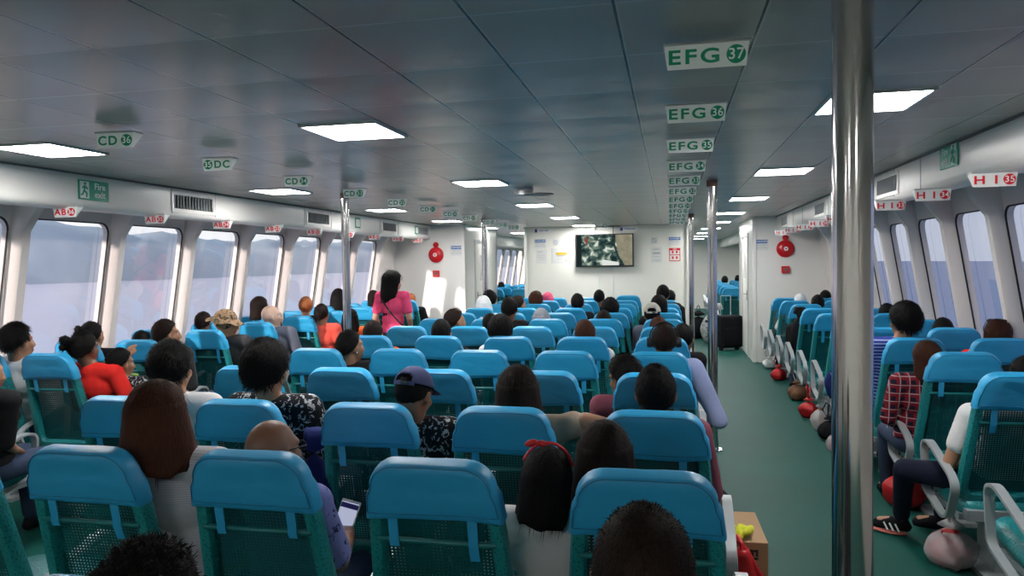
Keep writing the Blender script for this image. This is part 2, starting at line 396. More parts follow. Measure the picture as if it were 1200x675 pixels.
# ribs between the windows: a trapezoid section following the slope
def rib(sg, y, name):
    mb = MB(); rings = []
    for z in (0, .4, .8, 1.2, 1.6, 1.85, 1.98, 2.10, ZC):
        f = .0 if z < 1.85 else (z-1.85)*.55          # flares into the roof
        x = wx(z); d = .085+f
        sec = [(x+.01, y-.060), (x-d*.75, y-.050), (x-d, y-.032), (x-d, y+.032), (x-d*.75, y+.050), (x+.01, y+.060)]
        rings.append([Vector((sg*a, b, z)) for a, b in sec])
    mb.loft(rings); o = mb.build(name, M['rib'], None, smooth=True); o['kind'] = 'structure'; return o
t = 0
for (sg, W) in ((-1, winsL), (1, winsR), (-1, winsFL), (1, winsFR)):
    if W is winsFL or W is winsFR: continue
    for yl, yr, h in W[1]:
        t += 1; rib(sg, yl, 'trim_%d' % t)
    t += 1; rib(sg, W[1][-1][1], 'trim_%d' % t)
# soffits
for sg, nm in ((-1, 'left'), (1, 'right')):
    sec = [(2.75, ZC), (2.75, 2.04), (2.757, 2.015), (2.775, 1.995), (2.80, 1.985), (2.86, 1.985), (2.86, ZC)]
    for (a, b, q) in ((YB, 11.86, ''), (14.12, YE, '_front')):
        mb = MB(); mb.loft([[Vector((sg*x, y, z)) for x, z in sec] for y in (a, b)])
        struct('wall_soffit_'+nm+q, mb, M['white'], smooth=True)
    # dark shadow gap strip where soffit meets ceiling
    t += 1; struct('trim_%d' % t, MB().box((sg*2.745, (YB+14)/2, ZC-.006), (.02, 14-YB, .012)), M['grey_dark'])
# joints of the soffit panels
    for y in (1.2, 3.3, 5.25, 5.83, 7.45, 8.1, 9.6, 10.3):
        t += 1; struct('trim_%d' % t, MB().box((sg*2.749, y, 2.12), (.004, .006, .2)), M['greyink'])

# bulkheads: centre TV wall, the two side bulkheads and the corridors with doors
struct('wall_centre', MB().box((0, 13.62, ZC/2), (2.96, .10, ZC)), M['cream'])
for sx in (-1, 1):
    t += 1; struct('trim_%d' % t, MB().box((sx*1.475, 13.60, ZC/2), (.05, .15, ZC)), M['white'], bevel=.006)
t += 1; struct('trim_%d' % t, MB().box((0, 13.56, 2.195), (2.9, .02, .07)), M['cream'], bevel=.006)
t += 1; struct('baseboard_centre', MB().box((0, 13.56, .05), (2.9, .02, .10)), M['grey_dark'])
XD = {-1: 2.17, 1: 2.40}
for sg, nm in ((-1, 'left'), (1, 'right')):
    x0 = XD[sg]
    struct('wall_bulkhead_'+nm, MB().box((sg*(x0+3.75)/2, 11.86, ZC/2), (3.75-x0, .08, ZC)), M['white'])
    struct('wall_corridor_'+nm, MB().box((sg*(x0+.03), 12.98, ZC/2), (.06, 2.3, ZC)), M['white'])
    struct('wall_cross_'+nm, MB().box((sg*(x0+3.75)/2, 14.12, ZC/2), (3.75-x0, .06, ZC)), M['white'])
    t += 1; struct('trim_%d' % t, MB().box((sg*(x0+.02), 11.82, ZC/2), (.06, .05, ZC)), M['white'], bevel=.01)
    d = bpy.data.objects.new('door_%d' % (1 if sg < 0 else 2), None); C.objects.link(d); d['kind'] = 'structure'; d.location = (sg*(x0-.004), 12.9, 0)
    fr = MB()
    for y in (-.43, .43): fr.box((0, y, .98), (.03, .05, 1.96))
    fr.box((0, 0, 1.98), (.03, .91, .05)); fr.build('door_frame', M['alu'], d, bevel=.004)
    pn = MB(); pn.box((0, 0, .97), (.016, .8, 1.9)); pn.build('door_panel', M['cream'], d, bevel=.004)
    MB().box((-sg*.012, 0, 1.5), (.006, .3, .45)).build('door_window', M['glass'], d)
    hd = MB(); hd.box((-sg*.014, -.33, 1.0), (.01, .05, .16)).cyl((-sg*.02, -.33, 1.02), (-sg*.05, -.33, 1.02), .008).cyl((-sg*.05, -.33, 1.02), (-sg*.05, -.22, 1.02), .008)
    hd.build('door_handle', M['chrome'], d, smooth=True)

# ------------------------------------------------------------------ outside: sea, far hills
def seamat():
    m, nt, out = nodes('hazy_sea')
    tc = N(nt, 'ShaderNodeTexCoord'); b = N(nt, 'ShaderNodeBsdfPrincipled', i_Roughness=.55)
    nz = N(nt, 'ShaderNodeTexNoise', i_Scale=.35, i_Detail=8.); L(nt, tc.outputs['Object'], nz.inputs['Vector'])
    sp = N(nt, 'ShaderNodeSeparateXYZ'); L(nt, tc.outputs['Object'], sp.inputs[0]); mr = N(nt, 'ShaderNodeMapRange', n1=-40., n2=40.); L(nt, sp.outputs[0], mr.inputs[0])
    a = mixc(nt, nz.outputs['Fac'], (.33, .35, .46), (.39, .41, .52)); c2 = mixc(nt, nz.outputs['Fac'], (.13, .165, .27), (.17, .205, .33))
    L(nt, mixc(nt, mr.outputs[0], a, c2), b.inputs['Base Color'])  # bright hazy left side and darker right side painted into the sea colour
    b.inputs['Specular IOR Level'].default_value = .1
    bp = N(nt, 'ShaderNodeBump', i_Strength=.3, i_Distance=.2); L(nt, nz.outputs['Fac'], bp.inputs['Height']); L(nt, bp.outputs['Normal'], b.inputs['Normal'])
    L(nt, b.outputs[0], out.inputs[0]); return m
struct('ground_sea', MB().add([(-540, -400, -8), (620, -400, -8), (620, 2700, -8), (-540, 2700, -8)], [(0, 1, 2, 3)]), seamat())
def hills():
    mb = MB(); n = 150; m = 10
    ctrl = [(-300, 34), (200, 24), (300, 30), (400, 44), (480, 48), (540, 41), (590, 40), (625, 33), (665, 41), (720, 36), (790, 33), (900, 37), (1300, 42), (1800, 44), (2700, 44)]
    vs = []
    for i in range(n+1):
        y = -300+3000*i/n
        for (a, ha), (b, hb) in zip(ctrl, ctrl[1:]):
            if a <= y <= b: h = ha+(hb-ha)*(y-a)/(b-a); break
        for j in range(m+1):
            s = j/m; q = Vector((y*.02, s*3, 1.7))
            z = -8.3+(h+8)*math.sin(s*PI/2)**.8*(1+.10*noise.noise(q*1.7)*(1 if s > .2 else .3))
            x = -430-90*s+24*noise.noise(Vector((y*.012, 4, s)))
            vs.append((x, y, z))
    fs = [(i*(m+1)+j, (i+1)*(m+1)+j, (i+1)*(m+1)+j+1, i*(m+1)+j+1) for i in range(n) for j in range(m)]
    mb.add(vs, fs); return mb
def hillmat():
    m, nt, out = nodes('hazy_hills')
    tc = N(nt, 'ShaderNodeTexCoord'); b = N(nt, 'ShaderNodeBsdfPrincipled', i_Roughness=.9)
    b.inputs['Specular IOR Level'].default_value = 0
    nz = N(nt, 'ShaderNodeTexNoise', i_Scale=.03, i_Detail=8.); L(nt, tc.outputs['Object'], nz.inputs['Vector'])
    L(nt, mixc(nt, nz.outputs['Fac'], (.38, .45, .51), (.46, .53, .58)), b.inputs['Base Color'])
    L(nt, b.outputs[0], out.inputs[0]); return m
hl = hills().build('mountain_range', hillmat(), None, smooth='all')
tag(hl, 'hazy blue mountains along the far shore beyond the left windows', 'mountains', kind='structure')

# ------------------------------------------------------------------ ceiling fittings
def light_proto():
    r = thing('ceiling_light', 'x', 'ceiling light')
    mb = MB(); w, d = .375, .40
    for s in (-1, 1): mb.box((s*w/2, 0, -.004), (.014, d+.014, .012)).box((0, s*d/2, -.004), (w+.014, .014, .012))
    mb.build('light_frame', M['alu'], r)
    MB().box((0, 0, -.002), (w-.012, d-.012, .006)).build('diffuser', M['light'], r); return r
lp = light_proto()
ordn = ['nearest', 'second', 'third', 'fourth', 'fifth', 'sixth', 'seventh', 'eighth', 'ninth', 'tenth', 'eleventh', 'twelfth', 'thirteenth', 'fourteenth']
first = True
for X, nm, ys in ((-.33, 'left of the centre above the middle seats', [3.37+2.44*i for i in range(5)]), (1.98, 'over the right aisle', [3.35+2.44*i for i in range(5)]), (-2.13, 'over the left aisle', [3.42+2.44*i for i in range(5)])):
    for i, y in enumerate(ys):
        if y > 13.4 and abs(X) < 1.4: continue
        lb = 'bright square ceiling light, %s of the row %s' % (ordn[i], nm)
        if first: lp.location = (X, y, ZC); lp['label'] = lb; lp['group'] = 'square ceiling lights'; first = False
        else: dup(lp, (X, y, ZC), 0, lb, 'square ceiling lights')
for X, nm in ((1.98, 'right'), (-1.98, 'left'), (0, 'middle')):
    for i in range(4): dup(lp, (X, 15.6+2.44*i, ZC), 0, 'ceiling light in the front cabin beyond the bulkheads, %s row, %s one' % (nm, ordn[i]), 'front cabin ceiling lights')

for X, l in ((-2.13, 'left'), (-.33, 'middle'), (1.98, 'right')): dup(lp, (X, -1.5, ZC), 0, 'ceiling light at the rear of the cabin behind the viewpoint, %s one' % l, 'rear ceiling lights')
def row_sign(name, letters, num, ink, x, y, z, w, cat_desc, reverse=False, rz=0., full=True, wedge=True):
    r = thing(name, 'small white %s sign reading %s in %s%s' % (cat_desc, (str(num)+' '+letters) if reverse else (letters+' '+str(num)), 'green' if ink == 'green' else 'red', ''), 'row sign', (x, y, z), rz, '%s row signs' % letters.replace(' ', ''))
    h = .068; b = MB()
    # triangular-prism body: face tilted, top wider
    A = [(-w/2, 0, h/2), (w/2, 0, h/2), (w/2-.008, .004, -h/2), (-w/2+.008, .004, -h/2), (-w/2, .07, h/2), (w/2, .07, h/2)]
    b.add(A, [(0, 1, 2, 3), (0, 4, 5, 1), (1, 5, 2), (0, 3, 4), (3, 2, 5, 4)])
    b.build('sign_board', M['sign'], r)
    MB().box((0, .03, h/2+.004), (w+.006, .075, .006)).build('sign_bracket', M['alu'], r)
    s = -1 if reverse else 1
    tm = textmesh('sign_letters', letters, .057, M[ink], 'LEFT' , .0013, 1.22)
    xs = [v.co.x for v in tm.vertices]; tw = max(xs)-min(xs)
    target = w*(.60 if w > .22 else .50); tm.transform(Matrix.Scale(target/tw, 4, Vector((1, 0, 0)))); mn = min(v.co.x for v in tm.vertices)
    x0 = (-w/2+.012-mn) if not reverse else (w/2-.014-target-mn)
    o = link('sign_letters', tm, r); o.location = (x0, -.0015, -.002)
    cx = s*(w/2-.010-.026)
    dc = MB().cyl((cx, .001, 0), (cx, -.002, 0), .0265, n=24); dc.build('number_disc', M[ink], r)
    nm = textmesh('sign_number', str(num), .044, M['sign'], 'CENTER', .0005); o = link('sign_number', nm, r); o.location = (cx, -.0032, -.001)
    return r
for i in range(12):
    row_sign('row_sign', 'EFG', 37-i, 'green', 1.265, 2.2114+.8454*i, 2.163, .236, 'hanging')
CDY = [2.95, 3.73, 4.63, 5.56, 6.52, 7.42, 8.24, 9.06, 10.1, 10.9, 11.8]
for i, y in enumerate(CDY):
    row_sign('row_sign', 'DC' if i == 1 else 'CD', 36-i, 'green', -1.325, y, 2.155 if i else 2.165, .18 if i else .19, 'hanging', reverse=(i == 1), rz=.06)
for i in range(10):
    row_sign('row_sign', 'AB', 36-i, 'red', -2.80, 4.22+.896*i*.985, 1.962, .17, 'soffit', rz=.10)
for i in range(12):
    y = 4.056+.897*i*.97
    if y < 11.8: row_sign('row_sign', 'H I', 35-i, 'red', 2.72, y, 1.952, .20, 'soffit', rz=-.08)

def vent(sg, y, lab):
    r = thing('air_vent', lab, 'air vent', (sg*2.748, y, 2.115), 0, 'soffit air vents')
    f = MB(); 
    for s in (-1, 1): f.box((0, s*.275, 0), (.012, .03, .17)).box((0, 0, s*.07), (.012, .55, .03))
    f.build('vent_frame', M['white'], r, bevel=.002)
    MB().box((-sg*-.004, 0, 0), (.004, .53, .12)).build('vent_backing', M['black'], r)
    g = MB()
    for k in range(14): g.box((-sg*.0, -.25+.5*k/13, 0), (.010, .008, .115))
    g.build('vent_slats', M['greyink'], r)
for sg, ys, nm in ((-1, (5.53, 7.78, 9.95, 11.4), 'left'), (1, (3.4, 6.0, 8.53, 11.05), 'right')):
    for i, y in enumerate(ys): vent(sg, y, 'slatted air vent in the white %s soffit, %s from the camera' % (nm, ordn[i]))
def fire_exit(sg, y, z, lab):
    r = thing('exit_sign', lab, 'exit sign', (sg*2.744, y, z), PI/2 if sg < 0 else -PI/2)
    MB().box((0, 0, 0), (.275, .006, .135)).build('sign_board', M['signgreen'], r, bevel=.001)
    k = -1 if sg < 0 else 1
    px = -.085 if sg < 0 else .085
    MB().box((px, -.004, 0), (.078, .003, .115)).build('doorway_pictogram', M['whiteink'], r)
    mn = MB(); X = px
    mn.cyl((X+.002, -.0055, .042), (X+.002, -.008, .042), .009, n=14)
    for a, b in (((.0, .03), (-.008, -.004)), ((-.008, -.004), (.014, -.022)), ((.014, -.022), (.010, -.05)), ((-.008, -.004), (-.024, -.034)), ((-.024, -.034), (-.036, -.036)), ((0, .026), (.022, .008)), ((0, .026), (-.024, .012))):
        mn.tube([(X+a[0], -.007, a[1]), (X+b[0], -.007, b[1])], .0055, n=6)
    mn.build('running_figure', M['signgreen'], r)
    for s, zz in (('Fire', .028), ('exit', -.028)):
        m_ = textmesh('sign_text', s, .062, M['whiteink'], 'CENTER', .0012); o = link('sign_text', m_, r); o.location = (-px*.62, -.0045, zz)
fire_exit(-1, 4.42, 2.12, 'green fire exit sign on the white left soffit'); fire_exit(1, 4.74, 2.16, 'green fire exit sign on the white right soffit')
# small green arrow signs on the left soffit further along
for y, l in ((8.85, 'nearer'), (11.1, 'further')):
    r = thing('arrow_sign', 'small pale green emergency sign on the left soffit, %s of two' % l, 'sign', (-2.744, y, 2.12), PI/2, 'small emergency signs')
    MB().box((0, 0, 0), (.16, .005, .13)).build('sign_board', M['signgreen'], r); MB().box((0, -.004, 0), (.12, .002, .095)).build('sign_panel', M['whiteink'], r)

r = thing('ceiling_speaker', 'round ceiling unit with a flat grey disc under the ceiling', 'ceiling fitting', (-.02, 6.42, ZC))
MB().cyl((-.08, 0, 0), (-.08, 0, -.055), .085, .08, 28).build('housing', M['alu'], r, smooth=True)
MB().cyl((.06, -.02, -.050), (.06, -.02, -.058), .13, .13, 28).build('disc', M['grey_dark'], r, smooth=True)
r = thing('smoke_detector', 'small round smoke detector on the ceiling before the screen', 'smoke detector', (.08, 12.9, ZC))
MB().cyl((0, 0, 0), (0, 0, -.03), .07, .06, 24).build('base', M['white'], r, smooth=True); MB().cyl((0, 0, -.03), (0, 0, -.05), .04, .03, 24).build('sensor', M['alu'], r, smooth=True)

# poles
def pole(x, y, rad, lab):
    r = thing('handrail_pole', lab, 'pole', (x, y, 0))
    MB().cyl((0, 0, 0), (0, 0, ZC-.01), rad, n=40).build('tube', M['chrome'], r, smooth=True)
    MB().cyl((0, 0, ZC-.05), (0, 0, ZC), rad*1.12, n=32).build('collar', M['rust'], r, smooth=True)
    MB().cyl((0, 0, 0), (0, 0, .012), rad*1.9, n=32).cyl((0, 0, .012), (0, 0, .03), rad*1.3, rad*1.05, n=32).build('floor_flange', M['chrome'], r, smooth=True)
pole(1.545, 1.72, .042, 'thick polished steel pole in the right foreground')
pole(1.50, 6.30, .039, 'steel pole beside the right aisle, middle one of the right line')
pole(1.455, 10.75, .039, 'steel pole beside the right aisle nearest the bulkhead')
pole(-1.72, 6.25, .036, 'steel pole beside the left aisle, in front of the woman in pink')
pole(-1.52, 10.6, .039, 'steel pole beside the left aisle nearest the bulkhead')

# ------------------------------------------------------------------ bulkhead fittings
tv = thing('television', 'wide black wall mounted television showing a security camera picture', 'television', (-.005, 13.50, 1.785))
MB().box((0, .01, 0), (1.05, .045, .60)).build('bezel', M['black'], tv, bevel=.006)
MB().box((0, -.0145, .006), (1.01, .004, .555)).build('screen', M['tv'], tv)
wb = MB(); wb.box((0, .048, .05), (.3, .03, .3)); 
for s in (-.16, .16): wb.box((s, .0, .36), (.014, .02, .16))
wb.box((.13, 0, .43), (.34, .03, .012)); wb.build('wall_bracket', M['grey_dark'], tv)
for x, l in ((-.115, 'left'), (.135, 'right')):
    o = MB().box((x, 13.56, .78), (.022, .016, 1.44)).build('cable_duct', M['whiteink'], None, bevel=.003); tag(o, 'white cable duct running down the wall below the television, %s one' % l, 'cable duct', 'cable ducts')

def notice(name, lab, x, z, w, h, items, board='paper', y=13.567, cat='notice'):
    r = thing(name, lab, cat, (x, y, z)); MB().box((0, 0, 0), (w, .004, h)).build('sheet', M[board], r)
    for it in items:
        if it[0] == 'box': MB().box((it[2], -.003, it[3]), (it[4], .002, it[5])).build('printed_block', M[it[1]], r)
        elif it[0] == 'txt':
            me = textmesh('printed_text', it[2], it[5], M[it[1]], 'CENTER', .0005); o = link('printed_text', me, r); o.location = (it[3], -.0045, it[4])
        elif it[0] == 'ring':
            mb = MB(); mb.tube([(it[2]+it[4]*math.cos(a*PI/12), -.004, it[3]+it[4]*math.sin(a*PI/12)) for a in range(24)], .005, 6, True); mb.tube([(it[2]-it[4]*.7, -.004, it[3]+it[4]*.7), (it[2]+it[4]*.7, -.004, it[3]-it[4]*.7)], .005, 6); mb.build('printed_ring', M[it[1]], r)
dgr = [('box', 'blueink', 0, .05, .2, .055), ('txt', 'whiteink', 'DANGER', 0, .05, .045), ('txt', 'greyink', 'KEEP CLEAR', 0, -.005, .026), ('txt', 'greyink', 'HIGH VOLTAGE', 0, -.045, .024)]
notice('danger_notice', 'pale notice with a blue heading at the left end of the centre wall', -1.2, 1.93, .22, .18, dgr)
notice('printed_sheet', 'plain printed paper sheet below the blue headed notice, centre wall left end', -1.18, 1.69, .2, .26, [('box', 'greyink', -.02, .09, .1, .01), ('box', 'greyink', 0, .03, .14, .006), ('box', 'greyink', 0, -.01, .15, .006), ('box', 'greyink', 0, -.05, .12, .006)])
notice('small_placard', 'small square placard with a round symbol left of the television', -.90, 1.945, .13, .12, [('ring', 'greyink', -.01, 0, .035)])
notice('notice_board', 'clear framed notice with a yellow vehicle picture left of the television', -.815, 1.70, .34, .28, [('box', 'greyink', -.165, 0, .008, .27), ('box', 'greyink', .165, 0, .008, .27), ('box', 'yellow', .01, .04, .2, .05), ('box', 'greyink', 0, .0, .15, .018), ('box', 'yellow', .1, -.09, .03, .02), ('box', 'greyink', 0, -.05, .14, .006)])
notice('small_placard', 'small grey no smoking placard right of the television', .885, 1.95, .12, .12, [('ring', 'greyink', 0, 0, .038)])
notice('printed_sheet', 'faint printed paper sheet below the no smoking placard', .925, 1.69, .19, .28, [('box', 'greyink', 0, .10, .12, .012), ('box', 'greyink', 0, .03, .13, .03), ('box', 'greyink', 0, -.03, .11, .006), ('box', 'greyink', 0, -.10, .12, .008)])
notice('danger_notice', 'pale notice with a blue heading at the right end of the centre wall', 1.245, 1.925, .2, .14, dgr[:1]+[('txt', 'whiteink', 'DANGER', 0, .05, .042), ('txt', 'greyink', 'KEEP CLEAR', 0, -.005, .024)])
notice('fire_notice', 'red and white framed fire notice at the right end of the centre wall', 1.245, 1.69, .2, .24, [('box', 'red', 0, .095, .19, .04), ('box', 'red', 0, -.005, .19, .012), ('box', 'red', 0, -.11, .19, .012), ('box', 'red', -.092, 0, .01, .23), ('box', 'red', .092, 0, .01, .23), ('txt', 'whiteink', 'FIRE', 0, .095, .034), ('box', 'red', -.035, .045, .03, .045), ('box', 'red', .035, .045, .03, .045), ('box', 'red', -.035, -.055, .03, .045), ('box', 'red', .035, -.055, .03, .045)])
for x, z, l in ((-1.145, 2.17, 'left'), (.43, 2.165, 'right')):
    notice('cabin_sign', 'narrow violet and grey sign along the wall top, %s one' % l, x, z, .30, .065, [('box', 'purpleink', -.125, 0, .045, .06), ('txt', 'purpleink', 'STARBOARD' if l == 'right' else 'PORT SIDE', .02, 0, .036)], 'sign', y=13.54, cat='sign')
for sg, x, l in ((-1, -2.66, 'left'), (1, 2.87, 'right')):
    r = thing('fire_bell', 'round red fire alarm bell on the %s bulkhead' % l, 'fire bell', (x, 11.82, 1.735))
    mb = MB(); prof = [(.0, -.075), (.03, -.073), (.03, -.066), (.06, -.064), (.105, -.05), (.13, -.02), (.13, 0)]
    rings = [[Vector((max(a, .001)*math.cos(2*PI*i/32), b, max(a, .001)*math.sin(2*PI*i/32))) for i in range(32)] for a, b in prof]
    mb.loft(rings); mb.build('gong', M['redpaint'], r, smooth=True)
    MB().cyl((0, -.07, 0), (0, -.082, 0), .032, n=24).build('centre_cap', M['whiteink'], r, smooth=True); MB().cyl((0, -.08, 0), (0, -.088, 0), .012, n=16).build('bolt', M['redpaint'], r)
    r = thing('alarm_beacon', 'small red alarm beacon above the fire bell, %s bulkhead' % l, 'alarm beacon', (x, 11.82, 1.905))
    MB().cyl((0, 0, 0), (0, -.03, 0), .045, n=20).build('base', M['redpaint'], r, smooth=True); MB().ell((0, -.03, 0), (.04, .035, .04)).build('lens', M['redpaint'], r, smooth=True)
    r = thing('fire_call_point', 'square red fire call point below the bell, %s bulkhead' % l, 'call point', (x, 11.815, 1.42))
    MB().box((0, -.015, 0), (.115, .04, .105)).build('housing', M['redpaint'], r, bevel=.006); MB().box((0, -.038, 0), (.06, .004, .045)).build('break_glass', M['rust'], r)
    notice('danger_notice', 'pale notice with blue heading beside the fire bell, %s bulkhead' % l, x+(.36 if sg < 0 else -.36), 1.80, .24, .17, dgr, y=11.817)

# ------------------------------------------------------------------ seats
SA = math.radians(14)
def SP(u, t, d): return Vector((u, t*math.sin(SA)+d*math.cos(SA), 1.022-t*math.cos(SA)+d*math.sin(SA)))
def hw(t): return .177+.021*min(1, t/.17)+.030*max(0, min(1, (t-.17)/.4))
def outline(t1, ins=0., add=0., r=.075, rb=.05, t0=0., nb=8):
    pts = []; nc = 7
    top = t0
    w0 = hw(top)+add-ins
    for k in range(nc+1):                                # top right corner
        a = PI/2-PI/2*k/nc; pts.append((w0-r+r*math.cos(a), top+ins*1.1-add+r-r*math.sin(a)))
    tA = top+ins+r; tB = t1-ins-rb
    for k in range(1, nb): tt = tA+(tB-tA)*k/nb; pts.append((hw(tt)+add-ins, tt))
    wb = hw(t1)+add-ins
    for k in range(5):
        a = PI/2*k/4; pts.append((wb-rb+rb*math.cos(a), t1-ins-rb+rb*math.sin(a)))
    left = [(-u, t_) for u, t_ in pts][::-1]
    mid = [(wb*(1-2*k/6)*.8, t1-ins) for k in range(1, 6)]
    topm = [(-w0*.8*(1-2*k/6), top+ins*1.1-add) for k in range(1, 6)]
    return pts+mid+left+topm
def seat_meshes():
    S = {}
    o = outline(.66); i_ = outline(.66, ins=.046, r=.045, rb=.03)
    sec = [(0, .016), (.15, .002), (.5, 0), (.85, .002), (1, .014), (1, .04), (.85, .052), (.15, .052), (0, .038)]
    rings = []
    for (a, b), (c, d) in zip(o, i_): rings.append([SP(a+(c-a)*s, b+(d-b)*s, q) for s, q in sec])
    S['back_frame'] = MB().loft(rings, closed=True).mesh('back_frame', M['teal_rail'], True)
    mb = MB(); p = outline(.66, ins=.04, r=.05, rb=.03); c = len(p)
    def bow(u, t): return .036+.008*max(0, 1-(u/.2)**2)*math.sin(min(1, t/.66)*PI)
    levels = [1, .75, .5, .25]; rs = []
    for s in levels: rs.append([SP(u*s, .33+(t_-.33)*s, bow(u*s, .33+(t_-.33)*s)) for u, t_ in p])
    mb.loft(rs, caps=False); mb.add(rs[-1], [tuple(range(c))]); S['back_panel'] = mb.mesh('back_panel', M['teal_hole'], True)
    S['crossbar'] = MB().tube([SP(-.175, .236, .004), SP(0, .236, .002), SP(.175, .236, .004)], .0085, 10).mesh('crossbar', M['teal'], True)
    def strap(var):
        mb = MB(); rings = []
        for t_, d in ((.145, -.004), (.18, -.006), (.215, -.008), (.232, -.012), (.249, -.010), (.249+var, -.006)):
            sw = .014; rings.append([SP(-sw, t_, d), SP(sw, t_, d), SP(sw, t_, d+.002), SP(-sw, t_, d+.002)])
        return mb.loft(rings).mesh('strap', M['cover'], True)
    S['strap'] = [strap(.002), strap(.035), strap(.0)]
    for k in range(4):                                   # four headrest covers with their own creases
        rr = random.Random(k+3); off = rr.uniform(0, 50)
        hem = [rr.uniform(-.006, .008) for _ in range(2)]
        p = outline(.167, add=.006, r=.080, rb=.004, nb=5); n = len(p); cu, ct = 0, .08
        def W(u, t_, d):
            q = Vector((u*9+off, t_*14, d*4)); wv = .0035*noise.noise(q)+.002*noise.noise(q*2.7)
            tt = t_+(hem[0]*math.sin(u*9+k)+hem[1]*math.sin(u*17)*.6)*max(0, (t_-.10)/.05) if t_ > .10 else t_
            return SP(u, tt, d+(wv if d < .03 else -wv))
        prof = []
        for s, d in ((0.0, -.010), (.30, -.0105), (.6, -.0115), (.90, -.0115), (.965, -.007), (.993, .004), (1, .020), (1, .036), (.98, .048), (.93, .054), (.7, .057), (.35, .058), (0, .059)):
            prof.append([W(cu+(u-cu)*max(s, .02), ct+(t_-ct)*max(s, .02), d) for u, t_ in p])
        S['cover%d' % k] = MB().loft(prof).mesh('headrest_cover', M['cover'], 'all')
        seam = [W(u*.95, ct+(t_-ct)*.95, -.0100) for u, t_ in p]
        half = [q for q, (u, t_) in zip(seam, p) if t_ < .15]
        # piping follows the top and the sides only
        idx = [j for j, (u, t_) in enumerate(p) if t_ < .15]
        st = max(range(len(idx)), key=lambda a: (idx[a]-idx[a-1]) if a else -1)
        order = idx[st:]+idx[:st]
        mb = MB().tube([seam[j] for j in order], .0017, 5)
        mb.tube([W(x*.188, .143, -.0120) for x in [-1, -.75, -.5, -.25, 0, .25, .5, .75, 1]], .0015, 5)
        S['seam%d' % k] = mb.mesh('seam_piping', M['cover_seam'], 'all')
    # seat cushion
    def sup(cx, cy, z, a, b, n=28, e=.35): return [Vector((cx+a*math.copysign(abs(math.cos(2*PI*i/n))**e, math.cos(2*PI*i/n)), cy+b*math.copysign(abs(math.sin(2*PI*i/n))**e, math.sin(2*PI*i/n)), z+.10*(b*math.copysign(abs(math.sin(2*PI*i/n))**e, math.sin(2*PI*i/n))))) for i in range(n)]
    rg = [sup(0, .375, z, a, b) for z, a, b in ((.325, .19, .19), (.33, .215, .225), (.36, .23, .24), (.39, .23, .24), (.41, .218, .228), (.415, .18, .18), (.412, .05, .05))]
    S['seat_cushion'] = MB().loft(rg).mesh('seat_cushion', M['teal_rail'], 'all')
    mb = MB(); mb.box((0, .33, .31), (.44, .34, .03)).box((0, .30, .165), (.09, .20, .29)).box((0, .30, .012), (.22, .34, .024)).box((0, .16, .33), (.40, .10, .05))
    S['pedestal'] = mb.mesh('pedestal', M['grey_metal'])
    # armrest: flat-bar closed loop
    ctrl = [(.45, .36), (.48, .60), (.40, .625), (.10, .525), (.055, .48), (.13, .315), (.20, .295)]
    cs = []; m = len(ctrl)
    for a in range(m):                                   # round the corners
        p0 = Vector(ctrl[a-1]); p1 = Vector(ctrl[a]); p2 = Vector(ctrl[(a+1) % m])
        d0 = min(.045, (p0-p1).length*.45); d2 = min(.045, (p2-p1).length*.45)
        A = p1+(p0-p1).normalized()*d0; B = p1+(p2-p1).normalized()*d2
        for k in range(6): q = k/5; cs.append(A*(1-q)**2+p1*2*q*(1-q)+B*q*q)
    rings = []; m = len(cs); cen = Vector((.28, .45))
    for a in range(m):
        tdir = (cs[(a+1) % m]-cs[a-1]).normalized(); nn = Vector((-tdir[1], tdir[0]))
        if nn.dot(cs[a]-cen) < 0: nn = -nn
        w = .021; th = .008
        rings.append([Vector((x, cs[a][0]+nn[0]*o_, cs[a][1]+nn[1]*o_)) for x, o_ in ((-w, 0), (-w*.9, th), (w*.9, th), (w, 0), (w*.9, -th), (-w*.9, -th))])
    S['armrest'] = MB().loft(rings, closed=True).mesh('armrest', M['grey_metal'], True)
    return S
S = seat_meshes()
seat_n = 0
def seat(x, y, label, group, arms=(-1,), rz=0., dz=0.):
    global seat_n
    k = rnd.randrange(4); seat_n += 1
    r = thing('ferry_seat', label, 'seat', (x, y, dz), rz, group)
    link('back_frame', S['back_frame'], r); link('back_panel', S['back_panel'], r); link('crossbar', S['crossbar'], r)
    cv = link('headrest_cover', S['cover%d' % k], r); link('seam_piping', S['seam%d' % k], cv)
    for s in (-1, 1):
        st = link('strap', S['strap'][rnd.randrange(3)], r); st.location = (s*.112+rnd.uniform(-.01, .01), 0, 0)
    link('seat_cushion', S['seat_cushion'], r); link('pedestal', S['pedestal'], r)
    for a in arms: o = link('armrest', S['armrest'], r); o.location = (a*.272, 0, 0)
    return r
p = .55; rowY = lambda k: 1.893+.8454*(k-1)
colname = {-2: 'left end', -1: 'second from left', 0: 'middle', 1: 'fourth from left', 2: 'right aisle end'}
rowname = ['nearest visible', 'second', 'third', 'fourth', 'fifth', 'sixth', 'seventh', 'eighth', 'ninth', 'tenth', 'eleventh', 'twelfth']
for k in range(1, 13):
    for c in range(-2, 3):
        if k == 12 and c == 2: continue
        jit = rnd.uniform(-.012, .012)
        seat(c*p+jit-.012+({-2: -.04, -1: -.04, 0: -.04, 1: -.02, 2: 0}[c] if k == 1 else 0), rowY(k)+rnd.uniform(-.015, .015)-(.07 if k == 2 else 0), 'teal seat with blue cover, %s, %s row of centre block' % (colname[c], rowname[k-1]), 'seats of the centre block', (-1, 1) if c == 2 else (-1,), rz=rnd.uniform(-.02, .02), dz=.03 if (k == 12 and c == 1) else 0)
